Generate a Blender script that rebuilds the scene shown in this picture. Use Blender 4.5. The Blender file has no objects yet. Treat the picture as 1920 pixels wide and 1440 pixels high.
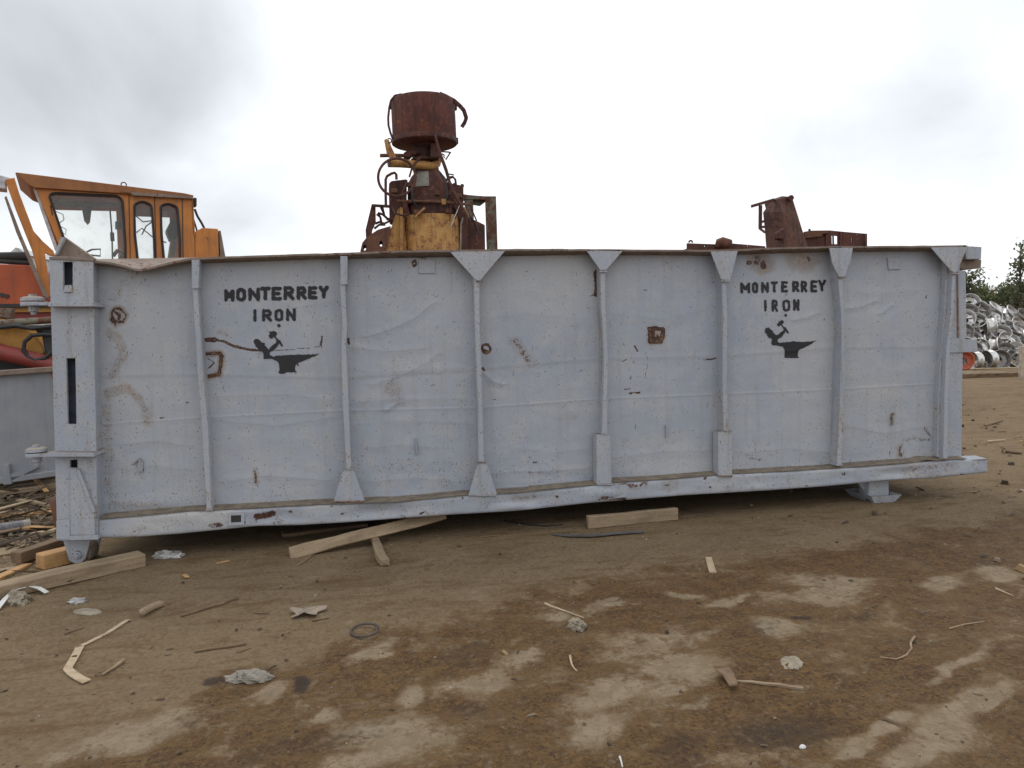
import bpy, bmesh, math, random
import numpy as np
from mathutils import Vector, Matrix
random.seed(7)
C = bpy.context.scene.collection
S = bpy.context.scene
# ------------------------------------------------------------------ camera
F = 1387.0
CAM = np.array([2.5564, -6.3119, 1.7695]); YAW, PITCH, ROLL = .1724, -.0699, -.0303
def _rot(yaw, pitch, roll):
    cy, sy, cp, sp = math.cos(yaw), math.sin(yaw), math.cos(pitch), math.sin(pitch)
    f = np.array([sy*cp, cy*cp, sp]); r = np.array([cy, -sy, 0.]); u = np.cross(r, f)
    cr, sr = math.cos(roll), math.sin(roll)
    return np.array([cr*r+sr*u, -sr*r+cr*u, f])
RM = _rot(YAW, PITCH, ROLL)
cam = bpy.data.cameras.new('camera'); camo = bpy.data.objects.new('camera', cam); C.objects.link(camo)
cam.sensor_width = 36; cam.lens = F/1920*36; cam.clip_start = .05; cam.clip_end = 3000
m = Matrix(((RM[0][0], RM[1][0], -RM[2][0], CAM[0]), (RM[0][1], RM[1][1], -RM[2][1], CAM[1]),
            (RM[0][2], RM[1][2], -RM[2][2], CAM[2]), (0, 0, 0, 1)))
camo.matrix_world = m
S.camera = camo
S.view_settings.view_transform = 'Standard'; S.view_settings.look = 'None'
S.view_settings.exposure = 0; S.view_settings.gamma = 1
def ray(px, py):
    d = RM[0]*(px-960)/F - RM[1]*(py-720)/F + RM[2]
    return d/np.linalg.norm(d)
def project(P):
    q = (P-CAM)@RM.T
    zz = np.where(np.abs(q[..., 2]) < 1e-6, 1e-6, q[..., 2])
    return 960+F*q[..., 0]/zz, 720-F*q[..., 1]/zz, q[..., 2]
def on_y(px, py, Y):
    d = ray(px, py); return CAM+d*(Y-CAM[1])/d[1]
# ------------------------------------------------------------------ node helper
class NT:
    def __init__(s, nt): s.t = nt; s.n = nt.nodes; s.l = nt.links
    def add(s, typ, ins=None, **kw):
        n = s.n.new(typ)
        for k, v in kw.items(): setattr(n, k, v)
        for k, v in (ins or {}).items():
            if hasattr(v, 'is_output'): s.l.new(v, n.inputs[k])
            else: n.inputs[k].default_value = v
        return n
    def math(s, op, a, b=0., c=0., clamp=False):
        n = s.add('ShaderNodeMath', {0: a, 1: b, 2: c}, operation=op); n.use_clamp = clamp; return n.outputs[0]
    def noise(s, vec, scale, detail=4., rough=.55, dist=0.):
        return s.add('ShaderNodeTexNoise', {'Vector': vec, 'Scale': scale, 'Detail': detail, 'Roughness': rough, 'Distortion': dist}).outputs[0]
    def step(s, v, a, b, to0=0., to1=1.):
        return s.add('ShaderNodeMapRange', {0: v, 1: a, 2: b, 3: to0, 4: to1}, interpolation_type='SMOOTHSTEP').outputs[0]
    def mix(s, f, a, b):
        if isinstance(a, tuple): a = a+(1,) if len(a) == 3 else a
        if isinstance(b, tuple): b = b+(1,) if len(b) == 3 else b
        return s.add('ShaderNodeMix', {0: f, 6: a, 7: b}, data_type='RGBA').outputs[2]
    def mapping(s, vec, scale):
        return s.add('ShaderNodeMapping', {'Vector': vec, 'Scale': scale}).outputs[0]
    def attr(s, name): return s.add('ShaderNodeAttribute', attribute_name=name).outputs['Fac']
# ------------------------------------------------------------------ world: broken bright overcast
SUN_EL, SUN_AZ = math.radians(58), math.radians(-14)       # azimuth from +Y towards +X
wd = bpy.data.worlds.new('World'); S.world = wd; wd.use_nodes = True
w = NT(wd.node_tree); w.n.clear()
gen = w.add('ShaderNodeTexCoord').outputs['Generated']
sep = w.add('ShaderNodeSeparateXYZ', {0: gen})
zc = w.math('ADD', w.math('MAXIMUM', sep.outputs[2], 0.), .22)
cp = w.add('ShaderNodeCombineXYZ', {0: w.math('DIVIDE', sep.outputs[0], zc), 1: w.math('DIVIDE', sep.outputs[1], zc), 2: 0.}).outputs[0]
n1 = w.noise(cp, .9, 4, .5, .3); n2 = w.noise(gen, 5., 5, .5, .4)
val = w.math('ADD', w.math('MULTIPLY', w.math('SUBTRACT', n1, .5), .28), w.math('MULTIPLY', w.math('SUBTRACT', n2, .5), .42))
val = w.math('ADD', val, .93)
wob = w.math('ADD', w.math('MULTIPLY', w.math('SUBTRACT', n2, .5), .10), w.math('MULTIPLY', w.math('SUBTRACT', n1, .5), .16))
def blob(px, py, r_in, r_out, amt):
    global val
    d = ray(px, py)
    dot = w.add('ShaderNodeVectorMath', {0: gen, 1: tuple(d)}, operation='DOT_PRODUCT').outputs['Value']
    a = w.math('ADD', w.math('ARCCOSINE', w.math('MINIMUM', dot, 1.)), wob)
    val = w.math('ADD', val, w.step(a, r_in, r_out, amt, 0.))
blob(80, 50, .0, .33, -.24); blob(230, 200, .0, .16, -.06); blob(620, 100, .0, .15, -.05)
blob(1050, 200, .05, .45, .17); blob(1150, 170, .0, .07, -.13); blob(420, 300, .0, .2, -.07); blob(1000, 430, 0, .14, -.06); blob(1740, 300, .0, .13, -.15); blob(1450, 330, .0, .12, -.07); blob(1900, 60, .0, .2, -.07); blob(1180, 370, 0, .14, -.06)
blob(1720, 470, .0, .2, .06)
ramp = w.add('ShaderNodeValToRGB', {0: val}); cr = ramp.color_ramp
cr.elements[0].position = .35; cr.elements[0].color = (.34, .36, .39, 1)
cr.elements[1].position = 1.0; cr.elements[1].color = (1.02, 1.03, 1.06, 1)
e = cr.elements.new(.7); e.color = (.64, .665, .70, 1); e = cr.elements.new(.86); e.color = (.83, .86, .91, 1)
sky = w.add('ShaderNodeTexSky', sky_type='NISHITA'); sky.sun_disc = False
sky.sun_elevation = SUN_EL; sky.sun_rotation = SUN_AZ
dgap = w.add('ShaderNodeVectorMath', {0: gen, 1: tuple(ray(1285, 55))}, operation='DOT_PRODUCT').outputs['Value']
gap = w.step(w.math('ADD', w.math('ARCCOSINE', w.math('MINIMUM', dgap, 1.)), wob), .0, .09, .22, .02)
cl10 = w.add('ShaderNodeVectorMath', {0: ramp.outputs[0], 3: 10.}, operation='SCALE').outputs[0]
skyc = w.add('ShaderNodeVectorMath', {0: sky.outputs[0], 3: 2.6}, operation='SCALE').outputs[0]
bgc = w.mix(gap, cl10, skyc)
bg = w.add('ShaderNodeBackground', {'Color': bgc, 'Strength': .113})
w.add('ShaderNodeOutputWorld', {0: bg.outputs[0]})
sun = bpy.data.lights.new('sun', 'SUN'); sun.energy = .8; sun.angle = math.radians(25); sun.color = (1, .96, .9)
suno = bpy.data.objects.new('sun', sun); C.objects.link(suno)
sd = Vector((math.sin(SUN_AZ)*math.cos(SUN_EL), math.cos(SUN_AZ)*math.cos(SUN_EL), math.sin(SUN_EL)))
suno.rotation_euler = sd.to_track_quat('Z', 'Y').to_euler(); suno.location = (0, 0, 30)
# ------------------------------------------------------------------ numpy noise
_rng = np.random.default_rng(3); _tab = _rng.random((256, 256))*2-1
def vn(x, y, o=0):
    x = np.asarray(x, float)+o*17.3; y = np.asarray(y, float)+o*9.1
    xi = np.floor(x).astype(int); yi = np.floor(y).astype(int); fx = x-xi; fy = y-yi
    fx = fx*fx*(3-2*fx); fy = fy*fy*(3-2*fy)
    a = _tab[xi & 255, yi & 255]; b = _tab[(xi+1) & 255, yi & 255]; c = _tab[xi & 255, (yi+1) & 255]; d = _tab[(xi+1) & 255, (yi+1) & 255]
    return (a*(1-fx)+b*fx)*(1-fy)+(c*(1-fx)+d*fx)*fy
def fbm(x, y, oct=4, o=0, g=.5):
    s = 0; a = 1; t = 0
    for i in range(oct):
        s = s+a*vn(x*2**i, y*2**i, o+i); t += a; a *= g
    return s/t
def sst(a, b, v):
    t = np.clip((v-a)/(b-a), 0, 1); return t*t*(3-2*t)
def segdist(X, Y, pts):
    D = np.full(np.shape(X), 1e9)
    for (x0, y0), (x1, y1) in zip(pts[:-1], pts[1:]):
        dx, dy = x1-x0, y1-y0; L = dx*dx+dy*dy+1e-9
        t = np.clip(((X-x0)*dx+(Y-y0)*dy)/L, 0, 1)
        D = np.minimum(D, np.hypot(X-x0-t*dx, Y-y0-t*dy))
    return D
def inpoly(X, Y, pts):
    r = np.zeros(np.shape(X), bool)
    for (x0, y0), (x1, y1) in zip(pts, pts[1:]+pts[:1]):
        c = ((y0 > Y) != (y1 > Y))
        r ^= c & (X < (x1-x0)*(Y-y0)/((y1-y0) if y1 != y0 else 1e-9)+x0)
    return r
def sdf(X, Y, pts):
    d = segdist(X, Y, pts+pts[:1]); return np.where(inpoly(X, Y, pts), -d, d)
# ------------------------------------------------------------------ object helpers
ORG = {}
def props(o, label=None, cat=None, group=None, kind=None):
    if label: o['label'] = label
    if cat: o['category'] = cat
    if group: o['group'] = group
    if kind: o['kind'] = kind
    return o
def thing(name, label, cat, loc, group=None):
    o = bpy.data.objects.new(name, None); C.objects.link(o); o.location = loc; o.empty_display_size = .2
    ORG[o] = Vector(loc); return props(o, label, cat, group)
class MB:
    def __init__(s): s.v = []; s.f = []
    def add(s, vs, fs):
        k = len(s.v); s.v += [tuple(map(float, p)) for p in vs]; s.f += [tuple(i+k for i in f) for f in fs]; return s
    def prism(s, pts, vec, pts2=None):
        vec = np.array(vec); a = [np.array(p) for p in pts]; b = [p+vec for p in a] if pts2 is None else pts2; n = len(a)
        return s.add(a+list(b), [tuple(range(n)), tuple(range(2*n-1, n-1, -1))]+[(i, (i+1) % n, n+(i+1) % n, n+i) for i in range(n)])
    def box(s, c, size, M=None):
        c = np.array(c, float); h = np.array(size)/2; M = np.eye(3) if M is None else np.array(M)
        vs = [c+M@(h*np.array(q)) for q in ((-1, -1, -1), (1, -1, -1), (1, 1, -1), (-1, 1, -1), (-1, -1, 1), (1, -1, 1), (1, 1, 1), (-1, 1, 1))]
        return s.add(vs, [(0, 3, 2, 1), (4, 5, 6, 7), (0, 1, 5, 4), (1, 2, 6, 5), (2, 3, 7, 6), (3, 0, 4, 7)])
    def bar(s, a, b, w, h, up=(0, 0, 1)):
        a = np.array(a, float); b = np.array(b, float); d = b-a; L = np.linalg.norm(d); d = d/L
        y = np.cross(up, d); y /= np.linalg.norm(y); z = np.cross(d, y)
        return s.box((a+b)/2, (L, w, h), np.stack([d, y, z], 1))
    def tube(s, path, r, n=8, closed=False, flat=1.):
        P = [np.array(p, float) for p in path]; m_ = len(P); rs = r if hasattr(r, '__len__') else [r]*m_
        vs = []; prev = None
        for i, p in enumerate(P):
            t = P[(i+1) % m_]-P[i-1] if closed or 0 < i < m_-1 else (P[1]-P[0] if i == 0 else P[-1]-P[-2])
            t = t/(np.linalg.norm(t)+1e-9)
            a = np.array([0, 0, 1.]) if prev is None else prev
            if abs(a@t) > .95: a = np.array([1., 0, 0]) if prev is None else np.cross(t, [0, 1., 0])
            a = a-(a@t)*t; a /= np.linalg.norm(a); prev = a; b = np.cross(t, a)
            for k in range(n):
                q = 2*math.pi*k/n; vs.append(p+rs[i]*(math.cos(q)*a*flat+math.sin(q)*b))
        fs = []
        for i in range(m_ if closed else m_-1):
            j = (i+1) % m_
            for k in range(n): fs.append((i*n+k, i*n+(k+1) % n, j*n+(k+1) % n, j*n+k))
        if not closed: fs += [tuple(range(n-1, -1, -1)), tuple((m_-1)*n+k for k in range(n))]
        return s.add(vs, fs)
    def lathe(s, prof, o, axis=(0, 0, 1), n=32, skip=None, a0=0., a1=2*math.pi):
        ax = np.array(axis, float); ax /= np.linalg.norm(ax); t = np.array([1., 0, 0]) if abs(ax[0]) < .9 else np.array([0, 1., 0])
        e1 = t-(t@ax)*ax; e1 /= np.linalg.norm(e1); e2 = np.cross(ax, e1); o = np.array(o, float)
        full = abs(a1-a0-2*math.pi) < 1e-6; k = n if full else n+1
        vs = [o+ax*z+r*(math.cos(a0+(a1-a0)*i/n)*e1+math.sin(a0+(a1-a0)*i/n)*e2) for (r, z) in prof for i in range(k)]
        fs = []
        for j in range(len(prof)-1):
            for i in range(n):
                if skip and skip(j, i): continue
                i2 = (i+1) % k; fs.append((j*k+i, j*k+i2, (j+1)*k+i2, (j+1)*k+i))
        return s.add(vs, fs)
    def build(s, name, mat, parent=None, bevel=0., smooth=False, jit=0., label=None, cat=None, group=None, kind=None, origin=None):
        v = np.array(s.v)
        if jit:
            v = v+np.stack([fbm(v[:, 0]*6+v[:, 2]*5, v[:, 1]*6, 2, 3), fbm(v[:, 1]*6, v[:, 2]*6+v[:, 0]*3, 2, 5), fbm(v[:, 2]*6, v[:, 0]*6, 2, 8)], 1)*jit
        if parent is not None: off = ORG[parent]
        elif origin is not None: off = Vector(origin)
        else: off = Vector(((v[:, 0].min()+v[:, 0].max())/2, (v[:, 1].min()+v[:, 1].max())/2, v[:, 2].min()))
        me = bpy.data.meshes.new(name); me.from_pydata([tuple(p) for p in v-np.array(off)], [], s.f)
        bm = bmesh.new(); bm.from_mesh(me)
        bmesh.ops.remove_doubles(bm, verts=bm.verts, dist=1e-5)
        bmesh.ops.recalc_face_normals(bm, faces=bm.faces)
        if bevel:
            es = [e for e in bm.edges if len(e.link_faces) == 2 and e.calc_face_angle(0) > .6]
            bmesh.ops.bevel(bm, geom=es, offset=bevel, segments=1, profile=.6, affect='EDGES', clamp_overlap=True)
        if smooth:
            for f in bm.faces: f.smooth = True
            for e in bm.edges:
                if len(e.link_faces) == 2 and e.calc_face_angle(0) > .7: e.smooth = False
        bm.to_mesh(me); bm.free(); me.materials.append(mat)
        o = bpy.data.objects.new(name, me); C.objects.link(o); ORG[o] = Vector(off)
        if parent is not None: o.parent = parent
        else: o.location = off
        return props(o, label, cat, group, kind)
def gridmesh(name, P, mask, attrs, mat, parent=None, kind=None, smooth=True):
    """P (ny,nx,3) world points; mask of quads to keep; attrs name->(ny,nx)"""
    ny, nx = P.shape[:2]; off = np.array(ORG[parent]) if parent is not None else np.zeros(3)
    idx = np.arange(ny*nx).reshape(ny, nx)
    q = np.stack([idx[:-1, :-1], idx[:-1, 1:], idx[1:, 1:], idx[1:, :-1]], -1)
    q = q[mask] if mask is not None else q.reshape(-1, 4)
    used, inv = np.unique(q.ravel(), return_inverse=True)
    V = (P.reshape(-1, 3)-off)[used]; nq = len(q)
    me = bpy.data.meshes.new(name)
    me.vertices.add(len(V)); me.vertices.foreach_set('co', V.astype(np.float32).ravel())
    me.loops.add(nq*4); me.loops.foreach_set('vertex_index', inv.astype(np.int32))
    me.polygons.add(nq); me.polygons.foreach_set('loop_start', np.arange(0, nq*4, 4, dtype=np.int32))
    me.polygons.foreach_set('loop_total', np.full(nq, 4, np.int32))
    me.update(calc_edges=True)
    me.polygons.foreach_set('use_smooth', np.full(nq, smooth, bool))
    for k, a in attrs.items():
        at = me.attributes.new(k, 'FLOAT', 'POINT'); at.data.foreach_set('value', a.reshape(-1)[used].astype(np.float32))
    me.materials.append(mat)
    o = bpy.data.objects.new(name, me); C.objects.link(o); ORG[o] = Vector(off)
    if parent is not None: o.parent = parent
    return props(o, kind=kind)
class Pl:                                   # a vertical plane standing in the world
    def __init__(s, px, py, Y, ang=0.):
        s.O = on_y(px, py, Y); a = math.radians(ang); s.u = np.array([math.cos(a), math.sin(a), 0]); s.n = np.array([-math.sin(a), math.cos(a), 0])
    def pt(s, px, py, off=0.):
        d = ray(px, py); O = s.O+s.n*off; return CAM+d*((O-CAM)@s.n)/(d@s.n)
    def pts(s, L, off=0.): return [s.pt(x, y, off) for x, y in L]
    def scale(s, px, py): return np.linalg.norm(s.pt(px+1, py)-s.pt(px, py))
def plate(mb, pl, loops, depth, off=0.):
    """outline and holes (pixels of the plane) cut from one sheet of real thickness"""
    O = pl.O+pl.n*off
    cu = bpy.data.curves.new('t', 'CURVE'); cu.dimensions = '2D'; cu.fill_mode = 'BOTH'; cu.extrude = depth/2
    for L in loops:
        P = [pl.pt(x, y, off) for x, y in L]; sp = cu.splines.new('POLY'); sp.points.add(len(P)-1); sp.use_cyclic_u = True
        for q, p in zip(sp.points, P): q.co = ((p-O)@pl.u, p[2]-O[2], 0, 1)
    ob = bpy.data.objects.new('t', cu); C.objects.link(ob)
    me = bpy.data.meshes.new_from_object(ob.evaluated_get(bpy.context.evaluated_depsgraph_get()))
    vs = [O+pl.u*v.co.x+np.array([0, 0, 1.])*v.co.y+pl.n*(depth/2-v.co.z) for v in me.vertices]
    mb.add(vs, [tuple(p.vertices) for p in me.polygons])
    bpy.data.objects.remove(ob); bpy.data.curves.remove(cu); bpy.data.meshes.remove(me)
    return mb
def rounded(poly, r, n=5):
    out = []; k = len(poly)
    for i in range(k):
        p0, p, p1 = (np.array(poly[j % k], float) for j in (i-1, i, i+1))
        a = p+(p0-p)/np.linalg.norm(p0-p)*r; b = p+(p1-p)/np.linalg.norm(p1-p)*r
        for t in np.linspace(0, 1, n): out.append(tuple((1-t)**2*a+2*t*(1-t)*p+t*t*b))
    return out
def interp(path, x):
    xs, ys = zip(*path); return np.interp(x, xs, ys)
# ------------------------------------------------------------------ materials
def material(name):
    mt = bpy.data.materials.new(name); mt.use_nodes = True; t = NT(mt.node_tree)
    b = t.n['Principled BSDF']; return mt, t, b
def bump(t, b, h, strength, dist=.01):
    bn = t.add('ShaderNodeBump', {'Height': h, 'Strength': strength, 'Distance': dist}); t.l.new(bn.outputs[0], b.inputs['Normal'])
RUST = ((.045, .02, .014), (.13, .05, .026), (.26, .11, .045))
def weathered(name, base, alt, rust=.3, scale=1., rough=.6, metal=0., bmp=.3, grime=.25):
    mt, t, b = material(name)
    v = t.add('ShaderNodeTexCoord').outputs['Object']
    na = t.noise(v, 2.5*scale, 5); nb = t.noise(v, 9*scale, 6, .65); nc = t.noise(v, 60*scale, 3, .6); st = t.noise(t.mapping(v, (9*scale, 9*scale, 1.2*scale)), 1., 4)
    c = t.mix(t.step(na, .35, .65), base, alt)
    c = t.mix(t.math('MULTIPLY', t.step(st, .45, .75), grime), c, (.06, .045, .035))
    rc = t.mix(t.step(nb, .35, .65), RUST[0], RUST[1]); rc = t.mix(t.step(nc, .5, .75), rc, RUST[2])
    k = t.math('ADD', t.math('MULTIPLY', nb, .7), t.math('MULTIPLY', nc, .3))
    k = t.math('ADD', k, t.math('MULTIPLY', t.math('SUBTRACT', na, .5), .5))
    c = t.mix(t.step(k, .78-.55*rust, .84-.55*rust), c, rc)
    t.l.new(c, b.inputs['Base Color']); b.inputs['Roughness'].default_value = rough; b.inputs['Metallic'].default_value = metal
    bump(t, b, t.math('ADD', nb, t.math('MULTIPLY', nc, .4)), bmp, .006)
    return mt
def rusty(name, dark, mid, light, scale=1., yellow=None, amt=.0):
    mt, t, b = material(name)
    v = t.add('ShaderNodeTexCoord').outputs['Object']
    na = t.noise(v, 2.2*scale, 5, .6, .4); nb = t.noise(v, 14*scale, 6, .7); nc = t.noise(v, 80*scale, 3); st = t.noise(t.mapping(v, (10*scale, 10*scale, 1.*scale)), 1., 5, .6)
    c = t.mix(t.step(t.math('ADD', t.math('MULTIPLY', na, .5), t.math('MULTIPLY', st, .5)), .38, .6), dark, mid)
    c = t.mix(t.math('MULTIPLY', t.step(nb, .5, .72), .8), c, light)
    if yellow: c = t.mix(t.step(t.math('ADD', na, t.math('MULTIPLY', t.math('SUBTRACT', nb, .5), .7)), .72-amt, .76-amt), c, yellow)
    t.l.new(c, b.inputs['Base Color']); b.inputs['Roughness'].default_value = .85
    bump(t, b, t.math('ADD', nb, t.math('MULTIPLY', nc, .5)), .45, .006)
    return mt
def plain(name, col, rough=.7, metal=0., var=.25, scale=8., bmp=.2):
    mt, t, b = material(name); v = t.add('ShaderNodeTexCoord').outputs['Object']
    n = t.noise(v, scale, 5, .65)
    c = t.mix(t.step(n, .3, .7), tuple(x*(1-var) for x in col), tuple(min(1, x*(1+var)) for x in col))
    t.l.new(c, b.inputs['Base Color']); b.inputs['Roughness'].default_value = rough; b.inputs['Metallic'].default_value = metal
    bump(t, b, t.noise(v, scale*5, 4), bmp, .004); return mt
def wood(name, c0, c1, c2):
    mt, t, b = material(name); v = t.add('ShaderNodeTexCoord').outputs['Object']
    g = t.noise(t.mapping(v, (1.6, 42, 42)), 1., 5, .6, .3); h = t.noise(t.mapping(v, (3, 8, 8)), 1., 5, .6); k = t.noise(v, 60, 3)
    c = t.mix(t.step(g, .3, .7), c0, c1); c = t.mix(t.math('MULTIPLY', t.step(h, .45, .7), .7), c, c2)
    c = t.mix(t.math('MULTIPLY', t.step(k, .58, .7), .5), c, (.05, .035, .022))
    t.l.new(c, b.inputs['Base Color']); b.inputs['Roughness'].default_value = .85
    bump(t, b, t.math('ADD', g, t.math('MULTIPLY', k, .4)), .5, .004); return mt

def grey_paint(name, wall):
    mt, t, b = material(name)
    v = t.add('ShaderNodeTexCoord').outputs['Object']
    na = t.noise(v, .9, 4); nb = t.noise(v, 5, 6, .65); nc = t.noise(v, 26, 5, .6); nd = t.noise(v, 130, 3, .6)
    st = t.noise(t.mapping(v, (16, 16, .9)), 1., 5, .6)
    c = t.mix(t.step(na, .35, .65), (.348, .380, .438), (.400, .424, .463))
    c = t.mix(t.math('MULTIPLY', t.step(nb, .42, .70), .6), c, (.46, .468, .474))
    c = t.mix(t.math('MULTIPLY', t.step(st, .5, .72), .45 if wall else .7), c, (.33, .335, .345) if wall else (.30, .285, .26))        # run-off streaks
    c = t.mix(t.math('MULTIPLY', t.step(nc, .55, .75), .25), c, (.38, .365, .33))
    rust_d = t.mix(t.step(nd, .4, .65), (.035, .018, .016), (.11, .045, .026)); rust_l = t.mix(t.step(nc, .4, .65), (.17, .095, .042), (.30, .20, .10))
    if wall:
        rs = t.attr('rust'); sp = t.attr('speck'); ht = t.attr('halo'); ml = t.attr('milk')
        c = t.mix(t.math('MULTIPLY', ml, .65), c, (.51, .505, .49))
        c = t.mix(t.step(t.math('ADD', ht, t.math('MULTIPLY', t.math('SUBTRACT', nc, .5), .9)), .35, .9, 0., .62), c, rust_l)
        dens = t.math('ADD', .03, sp)
    else:
        geo = t.add('ShaderNodeNewGeometry'); nz = t.add('ShaderNodeSeparateXYZ', {0: geo.outputs['Normal']}).outputs[2]
        c = t.mix(t.math('MULTIPLY', t.step(nz, .5, .9), .85), c, t.mix(nc, (.16, .12, .085), (.26, .215, .16)))   # dirt lying on ledges
        bv = t.add('ShaderNodeBevel', {'Radius': .009}, samples=4)
        ed = t.add('ShaderNodeVectorMath', {0: bv.outputs[0], 1: geo.outputs['Normal']}, operation='DOT_PRODUCT').outputs['Value']
        ed = t.math('MULTIPLY', t.step(ed, .80, .985, 1., 0.), t.step(t.math('ADD', nc, t.math('MULTIPLY', t.math('SUBTRACT', nb, .5), 1.2)), .46, .62))
        c = t.mix(t.math('MULTIPLY', ed, .8), c, t.mix(t.step(nd, .4, .6), rust_l, (.09, .045, .028)))
        patch = t.step(t.math('ADD', t.math('MULTIPLY', nb, .6), t.math('MULTIPLY', nc, .4)), .565, .65)
        c = t.mix(t.math('MULTIPLY', patch, .6), c, rust_l)
        dens = t.math('ADD', .33, t.math('MULTIPLY', t.math('SUBTRACT', nb, .5), .9))
    # pinhead rust specks and short vertical runs
    for sc_, th, vv in ((115., .20, v), (62., .13, t.mapping(v, (1, 1, .5)))):
        vo = t.add('ShaderNodeTexVoronoi', {'Vector': vv, 'Scale': sc_, 'Randomness': 1.})
        rnd = t.add('ShaderNodeSeparateColor', {0: vo.outputs['Color']}).outputs[0]
        near = t.step(vo.outputs['Distance'], th, th+.16, 1., 0.)
        on = t.step(t.math('SUBTRACT', t.math('ADD', t.math('SUBTRACT', dens, .0 if sc_ > 100 else .05), t.math('MULTIPLY', t.math('SUBTRACT', nb, .5), 1.)), rnd), -.03, .03)
        c = t.mix(t.math('MULTIPLY', t.math('MULTIPLY', near, on), .8), c, t.mix(t.step(nb, .4, .6), rust_d, rust_l) if sc_ > 100 else rust_d)
    if wall:
        k = t.math('ADD', rs, t.math('MULTIPLY', t.math('SUBTRACT', nd, .5), 1.2)); k = t.math('ADD', k, t.math('MULTIPLY', t.math('SUBTRACT', nc, .5), 1.3))
        c = t.mix(t.step(k, .42, .6), c, rust_d)
        c = t.mix(t.step(k, .85, 1.2, 0., .6), c, rust_l)
    t.l.new(c, b.inputs['Base Color']); b.inputs['Roughness'].default_value = .55
    b.inputs['Specular IOR Level'].default_value = .35
    bump(t, b, t.math('ADD', nb, t.math('ADD', t.math('MULTIPLY', nc, .35), t.math('MULTIPLY', nd, .15))), .35, .006)
    return mt
M = {}
M['wall'] = grey_paint('grey_wall_paint', True)
M['grey'] = grey_paint('grey_steel_paint', False)
M['rail_rust'] = weathered('rusted_top_rail', (.20, .145, .11), (.265, .215, .18), .38, 2.5, .8, 0, .4, .2)
M['dirt_ledge'] = plain('dirt_on_ledge', (.19, .155, .115), .95, 0, .3, 14)
M['inside'] = weathered('inner_steel', (.16, .14, .13), (.1, .07, .055), .5, 1., .8)
M['dark_steel'] = plain('dark_steel', (.03, .028, .027), .6)
M['stencil'], t, b = material('black_stencil_paint')
a = t.attr('ink'); v = t.add('ShaderNodeTexCoord').outputs['Object']
k = t.math('ADD', a, t.math('MULTIPLY', t.math('SUBTRACT', t.noise(v, 160, 3), .5), .35))
b.inputs['Base Color'].default_value = (.018, .017, .02, 1); b.inputs['Roughness'].default_value = .6
tr = t.add('ShaderNodeBsdfTransparent'); mx = t.add('ShaderNodeMixShader', {0: t.step(k, .18, .62, 0., .97), 1: tr.outputs[0], 2: b.outputs[0]})
t.l.new(mx.outputs[0], t.n['Material Output'].inputs[0])
M['orange'] = weathered('orange_paint', (.56, .20, .03), (.47, .165, .03), .24, 1.6, .5, 0, .15, .35)
M['roof_orange'] = weathered('faded_orange_roof', (.27, .105, .036), (.32, .13, .042), .25, 1.6, .7, 0, .2, .3)
M['red_orange'] = weathered('red_orange_paint', (.44, .088, .02), (.37, .07, .02), .16, 1.4, .5, 0, .15, .3)
M['bin_grey'] = weathered('shaded_grey_bin_paint', (.25, .265, .295), (.29, .30, .315), .08, 1.5, .6, 0, .2, .12)  # grey paint darkened, the bin's shade is put into its colour
M['red'] = weathered('red_paint', (.28, .04, .028), (.22, .04, .03), .2, 1.4, .5)
M['yellow'] = weathered('yellow_paint', (.50, .25, .03), (.42, .20, .035), .12, 2, .5, 0, .15, .3)
M['yellow_rust'] = weathered('rusting_yellow_paint', (.45, .245, .07), (.36, .16, .04), .42, 3.4, .7, 0, .3, .5)
M['rust'] = rusty('deep_rust', (.048, .021, .018), (.10, .036, .026), (.20, .08, .04), 1.)
M['rust_drum'] = rusty('drum_rust', (.055, .018, .015), (.115, .034, .022), (.20, .068, .032), 1.2, (.30, .13, .03), .03)
M['rust_light'] = rusty('light_rust', (.09, .04, .026), (.15, .065, .036), (.24, .11, .05), 1.1)
M['rust_bell'] = rusty('bell_rust', (.06, .024, .019), (.13, .045, .028), (.23, .10, .05), 1., (.42, .21, .05), .09)
M['rust_green'] = weathered('old_green_channel', (.20, .19, .14), (.11, .07, .05), .55, 2., .8)
M['grey_cement'] = plain('grey_residue', (.24, .23, .19), .9)
M['black_rubber'] = plain('black_rubber', (.018, .018, .02), .5)
M['white_metal'] = plain('pale_metal', (.5, .5, .5), .5)
M['alu'] = None
mt, t, b = material('dirty_aluminium'); v = t.add('ShaderNodeTexCoord').outputs['Object']
n = t.noise(v, 7, 5, .65); n2 = t.noise(v, 30, 4)
t.l.new(t.mix(t.step(n, .45, .7), (.66, .655, .64), (.36, .32, .27)), b.inputs['Base Color']); b.inputs['Metallic'].default_value = .92
t.l.new(t.step(n, .35, .65, .3, .5), b.inputs['Roughness']); bump(t, b, n2, .12, .004); M['alu'] = mt
M['steel_rim'] = weathered('grey_steel_rim', (.34, .33, .31), (.24, .22, .2), .2, 3, .45, .5, .2, .4)
M['orange_rim'] = weathered('orange_rim_paint', (.5, .12, .05), (.4, .1, .05), .15, 3, .5)
M['wood'] = wood('weathered_wood', (.26, .19, .115), (.34, .255, .16), (.18, .125, .075))
M['wood_pale'] = wood('pale_wood', (.42, .32, .20), (.50, .40, .27), (.30, .21, .12))
M['wood_dark'] = wood('dark_wood', (.15, .095, .055), (.21, .14, .08), (.09, .06, .035))
M['wood_orange'] = wood('fresh_split_wood', (.42, .23, .09), (.5, .3, .13), (.28, .16, .07))
M['card'] = plain('cardboard', (.27, .2, .12), .95, 0, .2, 4)
M['bag'] = plain('crumpled_plastic', (.40, .39, .37), .4, 0, .5, 12, .6)
M['white'] = plain('white_plastic', (.62, .62, .6), .5, 0, .15, 6)
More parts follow.
